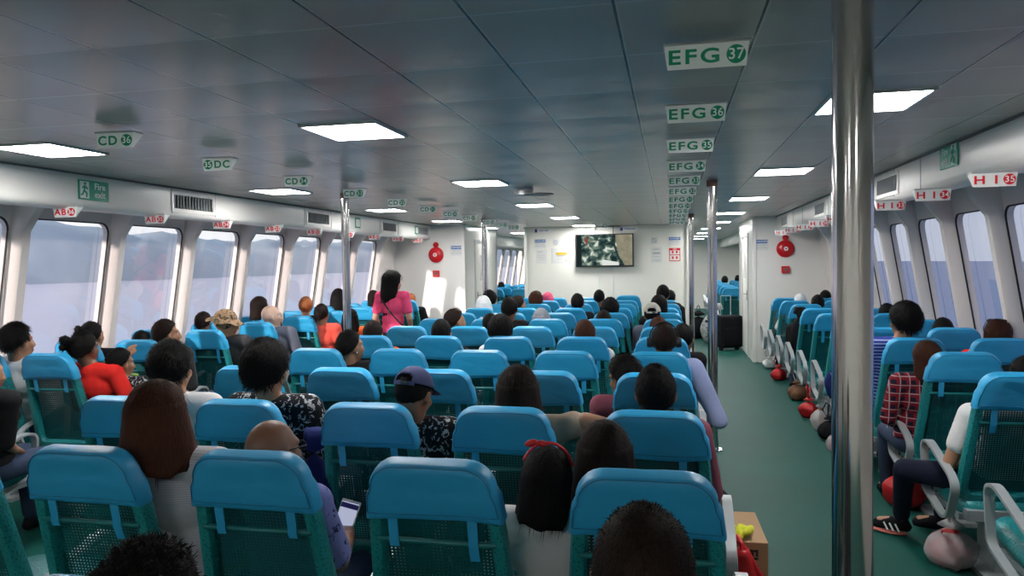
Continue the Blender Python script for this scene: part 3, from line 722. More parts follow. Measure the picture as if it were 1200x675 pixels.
seat(1.1, 1.05, 'blue-covered teal ferry seat under the cropped black head in the bottom foreground', 'foreground seats', (-1, 1)); seat(.2, 1.05, 'blue-covered teal ferry seat under the curly black head at the bottom edge', 'foreground seats', (-1, 1))
lY = lambda k: 4.01+.83*(k-4)
for k in range(3, 13):
    for x, nm in ((-2.80, 'aisle'), (-3.34, 'window')):
        if k == 3 and x < -3: continue
        seat(x, lY(k), 'blue-covered teal seat in the left block by the %s, %s row' % (nm, rowname[k-3]), 'seats of the left block', (-1, 1) if nm == 'aisle' else (-1,), rz=rnd.uniform(-.02, .02))
rY = lambda k: 3.78+.79*(k-3)
for k in range(2, 13):
    for x, nm in ((2.75, 'aisle'), (3.27, 'window')):
        seat(x+(.035 if k == 4 else .015 if k == 5 else 0), rY(k), 'blue-covered teal seat in the right block by the %s, %s row' % (nm, rowname[k-2]), 'seats of the right block', (-1, 1) if nm == 'window' else (-1,), rz=rnd.uniform(-.02, .02))
for k in range(5):
    for x, nm in ((-1.95, 'inner'), (-2.5, 'middle'), (-3.05, 'outer')):
        seat(x, 15.3+.85*k, 'distant blue seat through the left doorway, %s column, %s row' % (nm, rowname[k]), 'seats of the front cabin, left', (-1,))
for k in range(8):
    for x, nm in ((2.35, 'inner'), (2.9, 'outer')):
        seat(x, 15.0+.8*k, 'distant blue seat through the right doorway, %s column, %s row' % (nm, rowname[k]), 'seats of the front cabin, right', (-1,))

# ------------------------------------------------------------------ people
def remesh(mb, name, mats, voxel, smooth=4):
    o = link('tmp', mb.mesh(name, mats))
    m = o.modifiers.new('r', 'REMESH'); m.mode = 'VOXEL'; m.voxel_size = voxel; m.adaptivity = 0
    s = o.modifiers.new('s', 'SMOOTH'); s.iterations = smooth; s.factor = .5
    bpy.context.view_layer.update()
    me = bpy.data.meshes.new_from_object(o.evaluated_get(bpy.context.evaluated_depsgraph_get()))
    bpy.data.objects.remove(o); me.name = name; me.materials.clear()
    for x in mats: me.materials.append(x)
    me.polygons.foreach_set('use_smooth', [True]*len(me.polygons)); me.update(); return me

def lerp(a, b, t): return a+(b-a)*t
def interp(tab, x):
    for (a, va), (b, vb) in zip(tab, tab[1:]):
        if x <= b: return va+(vb-va)*max(0, (x-a)/(b-a))
    return tab[-1][1]
HL = {'short': [(0, 36), (50, 30), (78, -4), (98, -26), (130, -44), (180, -52)],
      'full': [(0, 34), (45, 26), (70, -5), (90, -60), (180, -88)],
      'cap': [(0, 14), (90, 8), (180, 0)], 'scarf': [(0, 30), (35, 18), (52, -40), (75, -85), (180, -90)]}
def shell(hl, rx, ry, rz, c=(0, -.014, .022), amp=.0, fr=18., nu=40, nv=26, seed=0, sink=.82, flat=0.):
    mb = MB(); rings = []
    for j in range(nv+1):
        el = 90-178.5*j/nv; ring = []
        for i in range(nu):
            az = -180+360*i/nu; lim = interp(HL[hl], abs(az))
            k = max(0, min(1, (el-lim)/10+.5)); k = k*k*(3-2*k)
            d = Vector((math.sin(math.radians(az))*math.cos(math.radians(el)), math.cos(math.radians(az))*math.cos(math.radians(el)), math.sin(math.radians(el))))
            f = lerp(sink, 1, k)+amp*noise.noise(d*fr*.25+Vector((seed, 0, 0)))+amp*.6*noise.noise(d*fr+Vector((seed, 2, 0)))*k
            ring.append(Vector(c)+Vector((d.x*rx, d.y*ry, d.z*rz))*f)
        rings.append(ring)
    return mb.loft(rings)
def curtain(mb, L0, bot, rx=.086, ry=.104, spread=.0, az0=62, th=.02, amp=.006, seed=0, n=22, taper=1.0):
    rings = []; m = 12
    for j in range(m+1):
        q = j/m; z0_ = lerp(.05, bot, q); w = 1+spread*q-(1-taper)*max(0, q-.5)*2
        o_ = []; i_ = []
        for i in range(n+1):
            az = math.radians(lerp(-(180-az0), 180-az0, i/n)); d = Vector((math.sin(az), -math.cos(az), 0))
            nn = amp*noise.noise(Vector((az*5, q*1.5, seed)))+amp*.5*noise.noise(Vector((az*16, q*2, seed)))
            z = z0_+q*q*(.012*math.sin(az*7+seed)+.010*noise.noise(Vector((az*9, 3, seed))))
            o_.append(Vector((d.x*(rx*w+nn), -.012+d.y*(ry*w+nn)+(-.0)*q, z)))
            i_.append(Vector((d.x*(rx*w-th), -.012+d.y*(ry*w-th), z)))
        rings.append(o_+i_[::-1])
    return mb.loft(rings)
def strands(mb, pts, n, ln, seed, width=.0011, lift=.25, wild=.3, down=1., bend=1.):
    # thin tapering locks laid along the surface
    rr = random.Random(seed); V = len(pts)
    for _ in range(n):
        p, nr = pts[rr.randrange(V)]
        fl = Vector((rr.uniform(-wild, wild), rr.uniform(-wild, wild)-.15, -down)); fl = fl-nr*fl.dot(nr)
        if fl.length < .15: fl = Vector((rr.uniform(-1, 1), rr.uniform(-1, 1), 0)); fl = fl-nr*fl.dot(nr)
        fl.normalize(); s = fl.cross(nr).normalized()*width; l_ = ln*rr.uniform(.5, 1.2); k = lift*rr.uniform(.1, 1.3)
        p = p-nr*.003; a = p+fl*l_*.5+nr*l_*k*.5; b = p+fl*l_+nr*l_*(k*.6 if bend else k)
        mb.add([p-s, p+s, a+s*.8, a-s*.8, b], [(0, 1, 2, 3), (3, 2, 4)])
def surf_pts(mb, zmin, hl=None, c=(0, -.014, .022)):
    # surface samples (position, outward normal) above the hairline
    out = []
    cc = Vector(c)
    for f in mb.f:
        if len(f) != 4: continue
        q = sum((Vector(mb.v[i]) for i in f), Vector())/4; d = q-cc
        if q.z < zmin: continue
        if hl:
            az = abs(math.degrees(math.atan2(d.x, d.y))); el = math.degrees(math.atan2(d.z, math.hypot(d.x, d.y)))
            if el < interp(HL[hl], az)+3: continue
        n_ = Vector((d.x/.083**2, d.y/.1**2, d.z/.105**2)) if q.z > -.02 else Vector((d.x, d.y, 0))
        out.append((q, n_.normalized()))
    return out
hair_cache = {}
def hair_mesh(style, col, near, seed):
    key = (style, col, near, seed if near else seed % 3)
    if key in hair_cache: return hair_cache[key]
    nu, nv = (56, 34) if near else (30, 18)
    ns = 9 if near else 1
    if style == 'buzz': mb = shell('short', .080, .099, .101, amp=.02, nu=nu, nv=nv, seed=seed)
    elif style == 'short': mb = shell('short', .084, .103, .107, amp=.05, nu=nu, nv=nv, seed=seed)
    elif style == 'puffy': mb = shell('short', .105, .118, .122, c=(0, -.016, .03), amp=.07, nu=nu, nv=nv, seed=seed)
    elif style == 'messy': mb = shell('short', .094, .108, .116, c=(0, -.014, .028), amp=.08, fr=16, nu=nu, nv=nv, seed=seed)
    elif style == 'afro': mb = shell('short', .108, .120, .125, c=(0, -.018, .03), amp=.08, fr=40, nu=nu, nv=nv, seed=seed)
    elif style in ('bun', 'curlbun'):
        mb = shell('short', .086, .105, .108, amp=.06, nu=nu, nv=nv, seed=seed)
        rr = random.Random(seed)
        for _ in range(12): mb.ell((-.03+rr.uniform(-.035, .035), -.115+rr.uniform(-.03, .02), .05+rr.uniform(-.035, .04)), (.026, .026, .026), nu=10, nv=7)
    elif style == 'bob': mb = shell('full', .088, .106, .108, amp=.04, nu=nu, nv=nv, seed=seed); curtain(mb, 0, -.12, .087, .105, .06, seed=seed)
    elif style == 'long': mb = shell('full', .090, .107, .109, amp=.035, nu=nu, nv=nv, seed=seed); curtain(mb, 0, -.17, .091, .108, .36, seed=seed, taper=.97)
    elif style == 'verylong': mb = shell('full', .118, .128, .125, amp=.035, nu=nu, nv=nv, seed=seed); curtain(mb, 0, -.42, .115, .125, -.05, seed=seed, taper=.5, az0=70)
    full = style in ('bob', 'long', 'verylong')
    hl = 'full' if full else 'short'
    pts = surf_pts(mb, {'bob': -.11, 'long': -.15, 'verylong': -.4}.get(style, -.09), hl)
    if style in ('bun', 'curlbun'): pts = [q for q in pts if True]
    k = {'buzz': (2600, .010, 1.2, .8, .0008), 'short': (1500, .030, .35, .5, .0012), 'puffy': (1500, .045, .22, .6, .0014), 'messy': (1500, .045, .25, .6, .0014), 'afro': (2200, .025, 1.0, 1.4, .0013),
         'bun': (900, .04, .2, .4, .0012), 'curlbun': (1400, .03, .8, 1.2, .0013), 'bob': (900, .07, .08, .2, .0011), 'long': (1200, .07, .06, .15, .0011), 'verylong': (900, .12, .06, .15, .0011)}[style]
    strands(mb, pts, int(k[0]*(1.6 if near else .22)), k[1], seed, k[4]*(1 if near else 2.2), k[2], k[3], down=1. if full else .5)
    me = mb.mesh('hair', HM[col], 'all'); hair_cache[key] = me; return me

def hand(mb, w, d, up, side, curl=.5, s=1.):
    # palm plus four fingers and a thumb; w wrist, d pointing direction, up = back of hand, side = thumb side
    d = d.normalized(); up = (up-d*up.dot(d)).normalized(); x = d.cross(up)*side
    pc = w+d*.045*s
    mb.cap(w, w+d*.03*s, .024*s, .026*s); 
    for k in (-1, 0, 1): mb.cap(w+d*.025*s+x*k*.018*s, w+d*.08*s+x*k*.024*s, .016*s, .0135*s)
    for k, l in enumerate((.062, .075, .070, .055)):
        b = w+d*.085*s+x*(1.5-k)*.020*s
        a1 = curl*.7; a2 = curl*1.6
        m1 = b+(d*math.cos(a1)-up*math.sin(a1))*l*.5*s; m2 = m1+(d*math.cos(a2)-up*math.sin(a2))*l*.5*s
        mb.cap(b, m1, .0100*s, .0092*s, 8); mb.cap(m1, m2, .0092*s, .0078*s, 8)
    t0 = w+d*.03*s+x*.024*s; t1 = t0+(d*.6+x*.8)*.035*s; t2 = t1+(d*.95+x*.2-up*.3)*.030*s
    mb.cap(t0, t1, .0125*s, .011*s, 8); mb.cap(t1, t2, .011*s, .0085*s, 8)

def head_prims(mb, T, bald=False):
    def e(c, r, a=0): 
        R = T.to_3x3() @ Matrix.Rotation(a, 3, 'X'); mb.ell(T @ Vector(c), r, R, 18, 12)
    def cp(a, b, ra, rb): mb.cap(T @ Vector(a), T @ Vector(b), ra, rb, 10)
    e((0, -.014, .022), (.0755, .093, .094)); e((0, .028, -.022), (.062, .064, .075)); e((0, .030, -.060), (.050, .052, .050))
    cp((0, .060, -.092), (0, .066, -.088), .021, .020); cp((0, .088, .020), (0, .108, -.028), .009, .0135)
    for s in (-1, 1):
        cp((s*.012, .102, -.033), (s*.004, .104, -.030), .009, .009)
        cp((s*.014, .080, .030), (s*.048, .066, .030), .013, .010); cp((s*.038, .062, -.02), (s*.040, .058, -.024), .024, .022)
        mb.ell(T @ Vector((s*.077, -.004, -.004)), (.009, .021, .032), T.to_3x3() @ Matrix.Rotation(s*-.35, 3, 'Z') @ Matrix.Rotation(.2, 3, 'X'), 12, 8)
        cp((s*.075, .004, -.02), (s*.070, .0, -.028), .009, .009)
    cp((-.018, .092, -.060), (.018, .092, -.060), .0085, .0085); cp((-.014, .091, -.069), (.014, .091, -.069), .0085, .0085)

def seated(dx):
    lx = lambda z: dx*max(0, min(1.05, (z-.5)/.62))
    V = lambda x, y, z: Vector((x+lx(z), y, z))
    J = dict(pel=V(0, .325, .54), waist=V(0, .295, .70), chest=V(0, .258, .86), nb=V(0, .215, .985), head=V(0, .19, 1.125),
             shL=V(-.165, .225, .955), shR=V(.165, .225, .955), elL=V(-.225, .27, .70), elR=V(.225, .27, .70), wrL=V(-.10, .46, .615), wrR=V(.10, .46, .615),
             hipL=V(-.09, .335, .53), hipR=V(.09, .335, .53), knL=V(-.12, .70, .52), knR=V(.12, .70, .52), anL=V(-.11, .73, .10), anR=V(.11, .73, .10))
    return J
def standing():
    V = lambda x, y, z: Vector((x, y, z))
    return dict(pel=V(0, 0, .86), waist=V(0, .01, 1.02), chest=V(0, .0, 1.19), nb=V(0, -.01, 1.34), head=V(0, .02, 1.475),
                shL=V(-.155, 0, 1.30), shR=V(.155, 0, 1.30), elL=V(-.215, -.02, 1.04), elR=V(.21, -.01, 1.04), wrL=V(-.20, .14, .86), wrR=V(.17, .19, .90),
                hipL=V(-.085, 0, .84), hipR=V(.085, 0, .84), knL=V(-.09, .02, .46), knR=V(.10, .06, .46), anL=V(-.09, -.01, .08), anR=V(.11, .05, .08))
npeople = 0; trouser_cache = {}
def person(label, X, Y, Zt, seatx=None, hair='short', hc='black', shirt=None, trousers=None, skin=0, yaw=0, pitch=0, roll=0, J=None, near=False, fem=False, group=None, extra=(), sleeve=.55, stand=False, vox=None, name='person', rz=0., shoes='blackbag', fat=1.):
    global npeople
    npeople += 1; seed = npeople
    base = 1.255 if not stand else 1.615
    s = Zt/base
    sx = X if seatx is None else seatx
    dx = (X-sx)/s
    Jn = standing() if stand else seated(dx)
    if J: 
        for k, v in J.items(): Jn[k] = Vector(v)
    J = Jn; hy = 0 if stand else .19
    vox = vox or (.0095 if near else .015)
    T = Matrix.Translation(J['head']) @ Matrix.Rotation(math.radians(-yaw), 4, 'Z') @ Matrix.Rotation(math.radians(-pitch), 4, 'X') @ Matrix.Rotation(math.radians(roll), 4, 'Y')
    mb = MB(); w = (.92 if fem else 1.)*fat
    mb.ell(J['pel'], (.165*w, .115, .10)); mb.ell(J['waist'], (.135*w, .10, .15)); mb.ell(J['chest'], (.158*w, .108, .15))
    mb.cap(J['shL'], J['shR'], .058); mb.cap(J['chest'], J['nb'], .085, .058); mb.cap(J['nb'], T @ Vector((0, -.022, -.05)), .055 if not fem else .046, .052 if not fem else .045)
    cl = MB(); th = .013
    cl.ell(J['pel']+Vector((0, 0, .03)), (.165*w+th, .115+th, .10+th)); cl.ell(J['waist'], (.135*w+th, .10+th, .15)); cl.ell(J['chest'], (.158*w+th, .108+th, .15))
    if fem:
        for q in (-1, 1): mb.ell(J['chest']+Vector((q*.065, .085, -.01)), (.055, .05, .055)); cl.ell(J['chest']+Vector((q*.065, .088, -.01)), (.065, .06, .065))
    cl.cap(J['shL'], J['shR'], .058+th); cl.cap(J['chest'], J['nb']-Vector((0, 0, .02)), .085+th, .062+th)
    for q, sd in (('L', -1), ('R', 1)):
        sh, el, wr = J['sh'+q], J['el'+q], J['wr'+q]
        mb.cap(sh, el, .050*w, .038); mb.cap(el, wr, .038, .026)
        d = (wr-el).normalized(); hd = J.get('hd'+q, d*.6+Vector((-sd*.25, .5, -.25)) if not stand else d)
        hand(mb, wr, hd, J.get('up'+q, Vector((0, .15, 1)) if not stand else Vector((sd, 0, 0))), -sd if not stand else 1, .55)
        e = sh+(el-sh)*min(1, sleeve/.5) if sleeve < .5 else el
        cl.cap(sh, e, .050*w+th+.004, .040+th if sleeve >= .5 else .047+th)
        if sleeve > .5: cl.cap(el, el+(wr-el)*(sleeve-.5)*2, .040+th, .030+th)
        hp, kn, an = J['hip'+q], J['kn'+q], J['an'+q]
        mb.cap(hp, kn, .078*w, .052); mb.cap(kn, an, .052, .036)
        fd = J.get('ft', Vector((0, 1, 0)))
        mb.cap(an-Vector((0, 0, .03)), an+fd*.13-Vector((0, 0, .05)), .038, .030)
    head_prims(mb, T)
    me = remesh(mb, 'body', [SK[skin], M['eyew'], M['eyed'], M['lips']], vox, 3)
    if near or stand:
        Ti = T.inverted(); 
        for po in me.polygons:
            c = Ti @ po.center
            if c.y < .05 or abs(c.z) > .1: continue
            d1 = math.hypot((abs(c.x)-.031)/1.4, c.z-.010)
            if d1 < .0045: po.material_index = 2
            elif d1 < .0075: po.material_index = 1
            elif abs(c.z+.065) < .011 and abs(c.x) < .024 and c.y > .085: po.material_index = 3
    root = link(name, me); root.location = (sx, Y-hy*s, 0); root.scale = (s, s, s); root.rotation_euler = (0, 0, rz)
    tag(root, label, 'person', group)
    link('shirt', remesh(cl, 'shirt', [shirt or M['greyink']], vox*1.15, 3), root)
    tk = (round(dx, 1) if not stand else 'st', round(w, 2), id(trousers)) if not any(k_ in J for k_ in ('ft', 'custom')) else None
    if tk is None or tk not in trouser_cache:
        tr = MB(); tr.ell(J['pel']-Vector((0, 0, .01)), (.165*w+.016, .115+.016, .10))
        for q in 'LR':
            hp, kn, an = J['hip'+q], J['kn'+q], J['an'+q]
            tr.cap(hp, kn, .078*w+.016, .066); tr.cap(kn, an+Vector((0, 0, .02)), .066, .052)
        shs = []; fd = J.get('ft', Vector((0, 1, 0)))
        for q in 'LR':
            an = J['an'+q]; sh = MB(); shs.append(sh)
            sh.cap(an-Vector((0, 0, .035)), an+fd*.14-Vector((0, 0, .062)), .048, .034).cap(an-fd*.03-Vector((0, 0, .055)), an+fd*.15-Vector((0, 0, .068)), .036, .033)
        tm = (remesh(tr, 'trousers', [trousers or DENIM], .016, 3), [remesh(sh, 'shoe', [M[shoes]], .014, 2) for sh in shs])
        if tk: trouser_cache[tk] = tm
    else: tm = trouser_cache[tk]
    link('trousers', tm[0], root)
    for sm_ in tm[1]: link('shoe', sm_, root)
    def att(nm, me_, mat=None):
        o = link(nm, me_, root); o.matrix_local = T; return o
    if hair in HAIRY: att('hair', hair_mesh(hair, hc, near, seed))
    for x in extra:
        if x[0] == 'cap':
            att('hair', hair_mesh('buzz', 'black', near, seed))
            mb = MB(); rings = []; nu = 48
            for j in range(15):
                el = 90-84*j/14; ring = []
                for i in range(nu):
                    az = 360*i/nu; d = Vector((math.sin(math.radians(az))*math.cos(math.radians(el)), math.cos(math.radians(az))*math.cos(math.radians(el)), math.sin(math.radians(el))))
                    ring.append(Vector((d.x*.089, -.016+d.y*.108, .030+d.z*.100*(1.02 if el > 20 else 1))))
                rings.append(ring)
            vs = [v for r_ in rings for v in r_]; fs = []
            back = 0 if x[2] else 180
            for j in range(14):
                el = 90-84*(j+.5)/14
                for i in range(nu):
                    az = (360*(i+.5)/nu-back+180) % 360-180
                    if (az/34)**2+((el-2)/30)**2 < 1: continue
                    fs.append((j*nu+i, (j+1)*nu+i, (j+1)*nu+(i+1) % nu, j*nu+(i+1) % nu))
            mb.add(vs, fs)
            c_ = att('cap', mb.mesh('cap', x[1], 'all')); sm = c_.modifiers.new('t', 'SOLIDIFY'); sm.thickness = .003
            bd = MB(); f = 1 if not x[2] else -1; R0 = []; R1 = []
            for i in range(17):
                a = math.radians(-62+124*i/16); R0.append(Vector((math.sin(a)*.087, -.016+f*math.cos(a)*.106, .040))); R1.append(Vector((math.sin(a)*.098, -.016+f*(math.cos(a)*.11+.075*math.cos(a)**.6), .024+.010*math.cos(a))))
            bd.add(R0+R1+[v-Vector((0, 0, .004)) for v in R0+R1], [(i, i+1, 18+i, 17+i) for i in range(16)]+[(34+i, 51+i, 52+i, 35+i) for i in range(16)]+[(17+i, 18+i, 52+i, 51+i) for i in range(16)])
            att('cap_brim', bd.mesh('cap_brim', x[1], 'all'))
            st = MB(); pts = [Vector((math.sin(math.radians(a))*.0895, -.016-f*math.cos(math.radians(a))*.1085, .036)) for a in range(-38, 39, 4)]
            rg = [[q+Vector((0, 0, .009)), q-Vector((0, 0, .009)), q-Vector((0, -f*.003, .009)), q+Vector((0, f*.003, .009))] for q in pts]
            st.loft(rg); att('cap_strap', st.mesh('cap_strap', x[1]))
            att('cap_buckle', MB().box((.018*-f*-1, -.016-f*.1085, .036), (.032, .006, .012)).mesh('cap_buckle', M['chrome']))
        elif x[0] == 'bucket':
            mb = shell('cap', .092, .110, .108, c=(0, -.014, .030), amp=.03, nu=40, nv=26, seed=3, sink=.95)
            rg = []
            for rr_, zz in ((.088, .052), (.115, .035), (.150, .012), (.152, .008), (.113, .028), (.080, .045)):
                rg.append([Vector((math.sin(2*PI*i/36)*rr_, -.014+math.cos(2*PI*i/36)*rr_*1.12, zz+.010*math.sin(i*1.1))) for i in range(36)])
            mb.loft(rg, closed=True); att('hat', mb.mesh('hat', x[1], 'all'))
        elif x[0] == 'scarf':
            mb = shell('scarf', .090, .108, .110, amp=.03, fr=8, nu=40, nv=26, seed=seed); curtain(mb, 0, -.17, .090, .107, .5, seed=seed, az0=40, th=.03, amp=.012)
            att('headscarf', mb.mesh('headscarf', x[1], 'all'))
        elif x[0] == 'glasses':
            mb = MB()
            for q in (-1, 1):
                mb.tube([(q*.079, -.012, .016), (q*.078, .02, .018), (q*.066, .088, .016)], .0024, 6)
                mb.tube([(q*.033+.024*math.cos(a*PI/8), .096, .010+.018*math.sin(a*PI/8)) for a in range(16)], .0018, 6, True)
            mb.tube([(-.010, .100, .014), (.010, .100, .014)], .0018, 6); att('eyeglasses', mb.mesh('eyeglasses', M['black'], 'all'))
        elif x[0] == 'sunhead':
            mb = MB(); R = Matrix.Rotation(.9, 3, 'X')
            for q in (-1, 1):
                mb.ell((q*.036, .052, .108), (.030, .008, .022), Matrix.Rotation(-.9, 3, 'X')); mb.tube([(q*.070, .045, .10), (q*.09, -.01, .06), (q*.088, -.05, .02)], .003, 6)
            mb.tube([(-.01, .056, .112), (.01, .056, .112)], .003, 6); att('sunglasses', mb.mesh('sunglasses', M['black'], 'all'))
        elif x[0] == 'phones':
            mb = MB(); mb.tube([(math.sin(a)*.090, -.012, .022+math.cos(a)*.106) for a in [math.radians(k) for k in range(-98, 99, 7)]], .0045, 8)
            for q in (-1, 1): mb.cyl((q*.078, -.006, -.004), (q*.108, -.006, -.004), .034, .030, 20)
            att('headphones', mb.mesh('headphones', M['black'], True))
        elif x[0] == 'band':
            mb = MB(); mb.tube([(math.sin(a)*.092, .012, .026+math.cos(a)*.112) for a in [math.radians(k) for k in range(-70, 71, 7)]], .0055, 8)
            for q in (-1, 1): mb.ell((-.045+q*.022, .012, .128), (.024, .010, .013), Matrix.Rotation(q*.4, 3, 'Y'))
            mb.ell((-.045, .012, .128), (.008, .010, .009)); att('headband', mb.mesh('headband', M['redpaint'], 'all'))
        elif x[0] == 'tie':
            mb = MB(); mb.tube([(.022*math.cos(a*PI/5)-.03, -.105+.0*a, .045+.022*math.sin(a*PI/5)) for a in range(10)], .006, 6, True); att('hair_tie', mb.mesh('hair_tie', x[1], 'all'))
        elif x[0] == 'earring':
            att('earring', MB().ell((.084, .0, -.038), (.005, .005, .006)).mesh('earring', M['chrome'], 'all'))
    return root
HAIRY = ('buzz', 'short', 'puffy', 'messy', 'afro', 'bun', 'curlbun', 'bob', 'long', 'verylong')
DENIM = clothmat('denim', (.04, .06, .11)); NAVY = clothmat('navy_cloth', (.010, .013, .030)); BLACKC = clothmat('black_cloth', (.012, .012, .014))
WHITE = clothmat('white_cotton', (.70, .70, .71)); WHITES = clothmat('white_ribbed', (.62, .61, .64), 'stripes', (.48, .47, .52), 130.)
REDC = clothmat('red_cotton', (.75, .025, .02)); ORANGE = clothmat('orange_cotton', (.85, .14, .03)); CORAL = clothmat('coral_cotton', (.85, .11, .08))
PINK = clothmat('pink_cotton', (.85, .085, .22)); PURPLE = clothmat('violet_leaf_print', (.22, .24, .55), 'leaf', (.03, .03, .10), 26.)
GREYC = clothmat('grey_cotton', (.13, .14, .19)); GREYD = clothmat('dark_grey_cotton', (.05, .05, .055)); BLUESH = clothmat('pale_blue_cotton', (.36, .42, .68))
STRIPE = clothmat('blue_white_stripes', (.03, .05, .33), 'stripes', (.35, .42, .68), 42.); PLAID = clothmat('red_plaid', (.22, .010, .022), 'plaid', (.38, .32, .34))
FLORAL = clothmat('black_floral', (.014, .014, .018), 'floral', (.45, .47, .5), 30.); CAMO = clothmat('brown_camouflage', (.30, .19, .12), 'camo', (.10, .09, .045), 22.)
NAVYB = clothmat('dark_blue_cotton', (.012, .020, .12)); MAROON = clothmat('rose_cotton', (.25, .07, .10)); CAPNAVY = clothmat('grey_blue_cap_cloth', (.085, .095, .20))
CREAMC = clothmat('cream_cap_cloth', (.62, .58, .52)); GREYSC = clothmat('grey_headscarf_cloth', (.36, .38, .42)); WHITESC = clothmat('white_headscarf_cloth', (.72, .72, .74)); PINKSC = clothmat('pink_headscarf_cloth', (.72, .10, .20))
TEALC = clothmat('green_cotton', (.04, .2, .12)); BEIGE = clothmat('beige_cotton', (.45, .35, .27))

# nearest, in the row behind the first seats (only the tops of the heads show)
person('head with cropped black hair at the bottom of the view, before the right aisle seat', 1.115, 1.13, 1.215, 1.1, 'buzz', 'dark', GREYD, near=True, skin=1)
person('curly black hair of a person at the very bottom left edge', .25, 1.13, 1.075, .2, 'afro', 'black', GREYD, near=True)
# first row
person('woman with long straight brown hair and white ribbed shirt, front left between two seats', -.47, 2.10, 1.215, -.42, 'long', 'brown', WHITES, near=True, fem=True, yaw=12, roll=-4)
V = Vector
person('bald man with dark glasses and violet leaf-print shirt holding a phone', -.05, 2.07, 1.115, -.08, None, 'black', PURPLE, near=True, skin=1, yaw=22, extra=[('glasses',)], sleeve=.42, fat=.96,
       J=dict(shR=V((.16, .23, .94)), elR=V((.19, .36, .68)), wrR=V((.14, .54, .68)), hdR=V((-.4, .7, .25))))
person('child with black hair, red headband and white shirt leaning between two front seats', .80, 2.10, 1.045, .82, 'bob', 'black', WHITE, near=True, fem=True, extra=[('band',)], roll=8, yaw=-10)
person('woman with a dark brown bob in front of the right front seat', .965, 2.20, 1.105, 1.1, 'long', 'dark', GREYD, near=True, fem=True)
# second row
person('person with thick tousled black hair and black floral shirt, second row', -.575, 2.93, 1.245, -.55, 'puffy', 'black', FLORAL, near=True, yaw=2, skin=0, fat=1.12)
person('person with round black hair and white shirt behind the long-haired woman', -1.05, 2.93, 1.24, -1.05, 'messy', 'black', WHITE, near=True, yaw=-4)
person('man in a grey-blue cap with an open back strap, looking down to the right', .10, 2.94, 1.145, .06, None, 'black', FLORAL, near=True, skin=1, yaw=14, pitch=20, extra=[('cap', CAPNAVY, False)])
person('woman with long dark hair stretching her arm along the next seat', .55, 2.93, 1.165, .55, 'long', 'dark', BEIGE, near=True, fem=True,
       J=dict(elR=V((.30, .16, 1.02)), wrR=V((.50, .10, 1.00)), shR=V((.165, .19, .97)), hdR=V((.9, .3, -.5))), sleeve=.3)
person('man with close-cropped black hair in the second row beside the right aisle', 1.10, 2.93, 1.175, 1.1, 'short', 'black', MAROON, NAVY, near=True, skin=1, J=dict(knR=V((.27, .66, .54)), anR=V((.24, .74, .10)), custom=V((0, 0, 0))))
person('person with round black hair and glasses turned left, third row', .93, 3.77, 1.095, 1.0, 'messy', 'black', MAROON, near=True, yaw=-50, pitch=15, extra=[('glasses',)], skin=1)
person('person with short black hair and an ear stud, fourth row left', -.95, 4.62, 1.145, -1.0, 'short', 'black', BLACKC, near=True, yaw=35, extra=[('earring',)])
person('big man wearing black headphones and a pale blue shirt, arm out in the right aisle', 1.12, 4.62, 1.205, 1.1, 'buzz', 'dark', BLUESH, NAVY, near=True, skin=1, extra=[('phones',)], fat=1.15, sleeve=.75,
       J=dict(shR=V((.20, .19, .95)), elR=V((.36, .17, .63)), wrR=V((.30, .40, .60))))
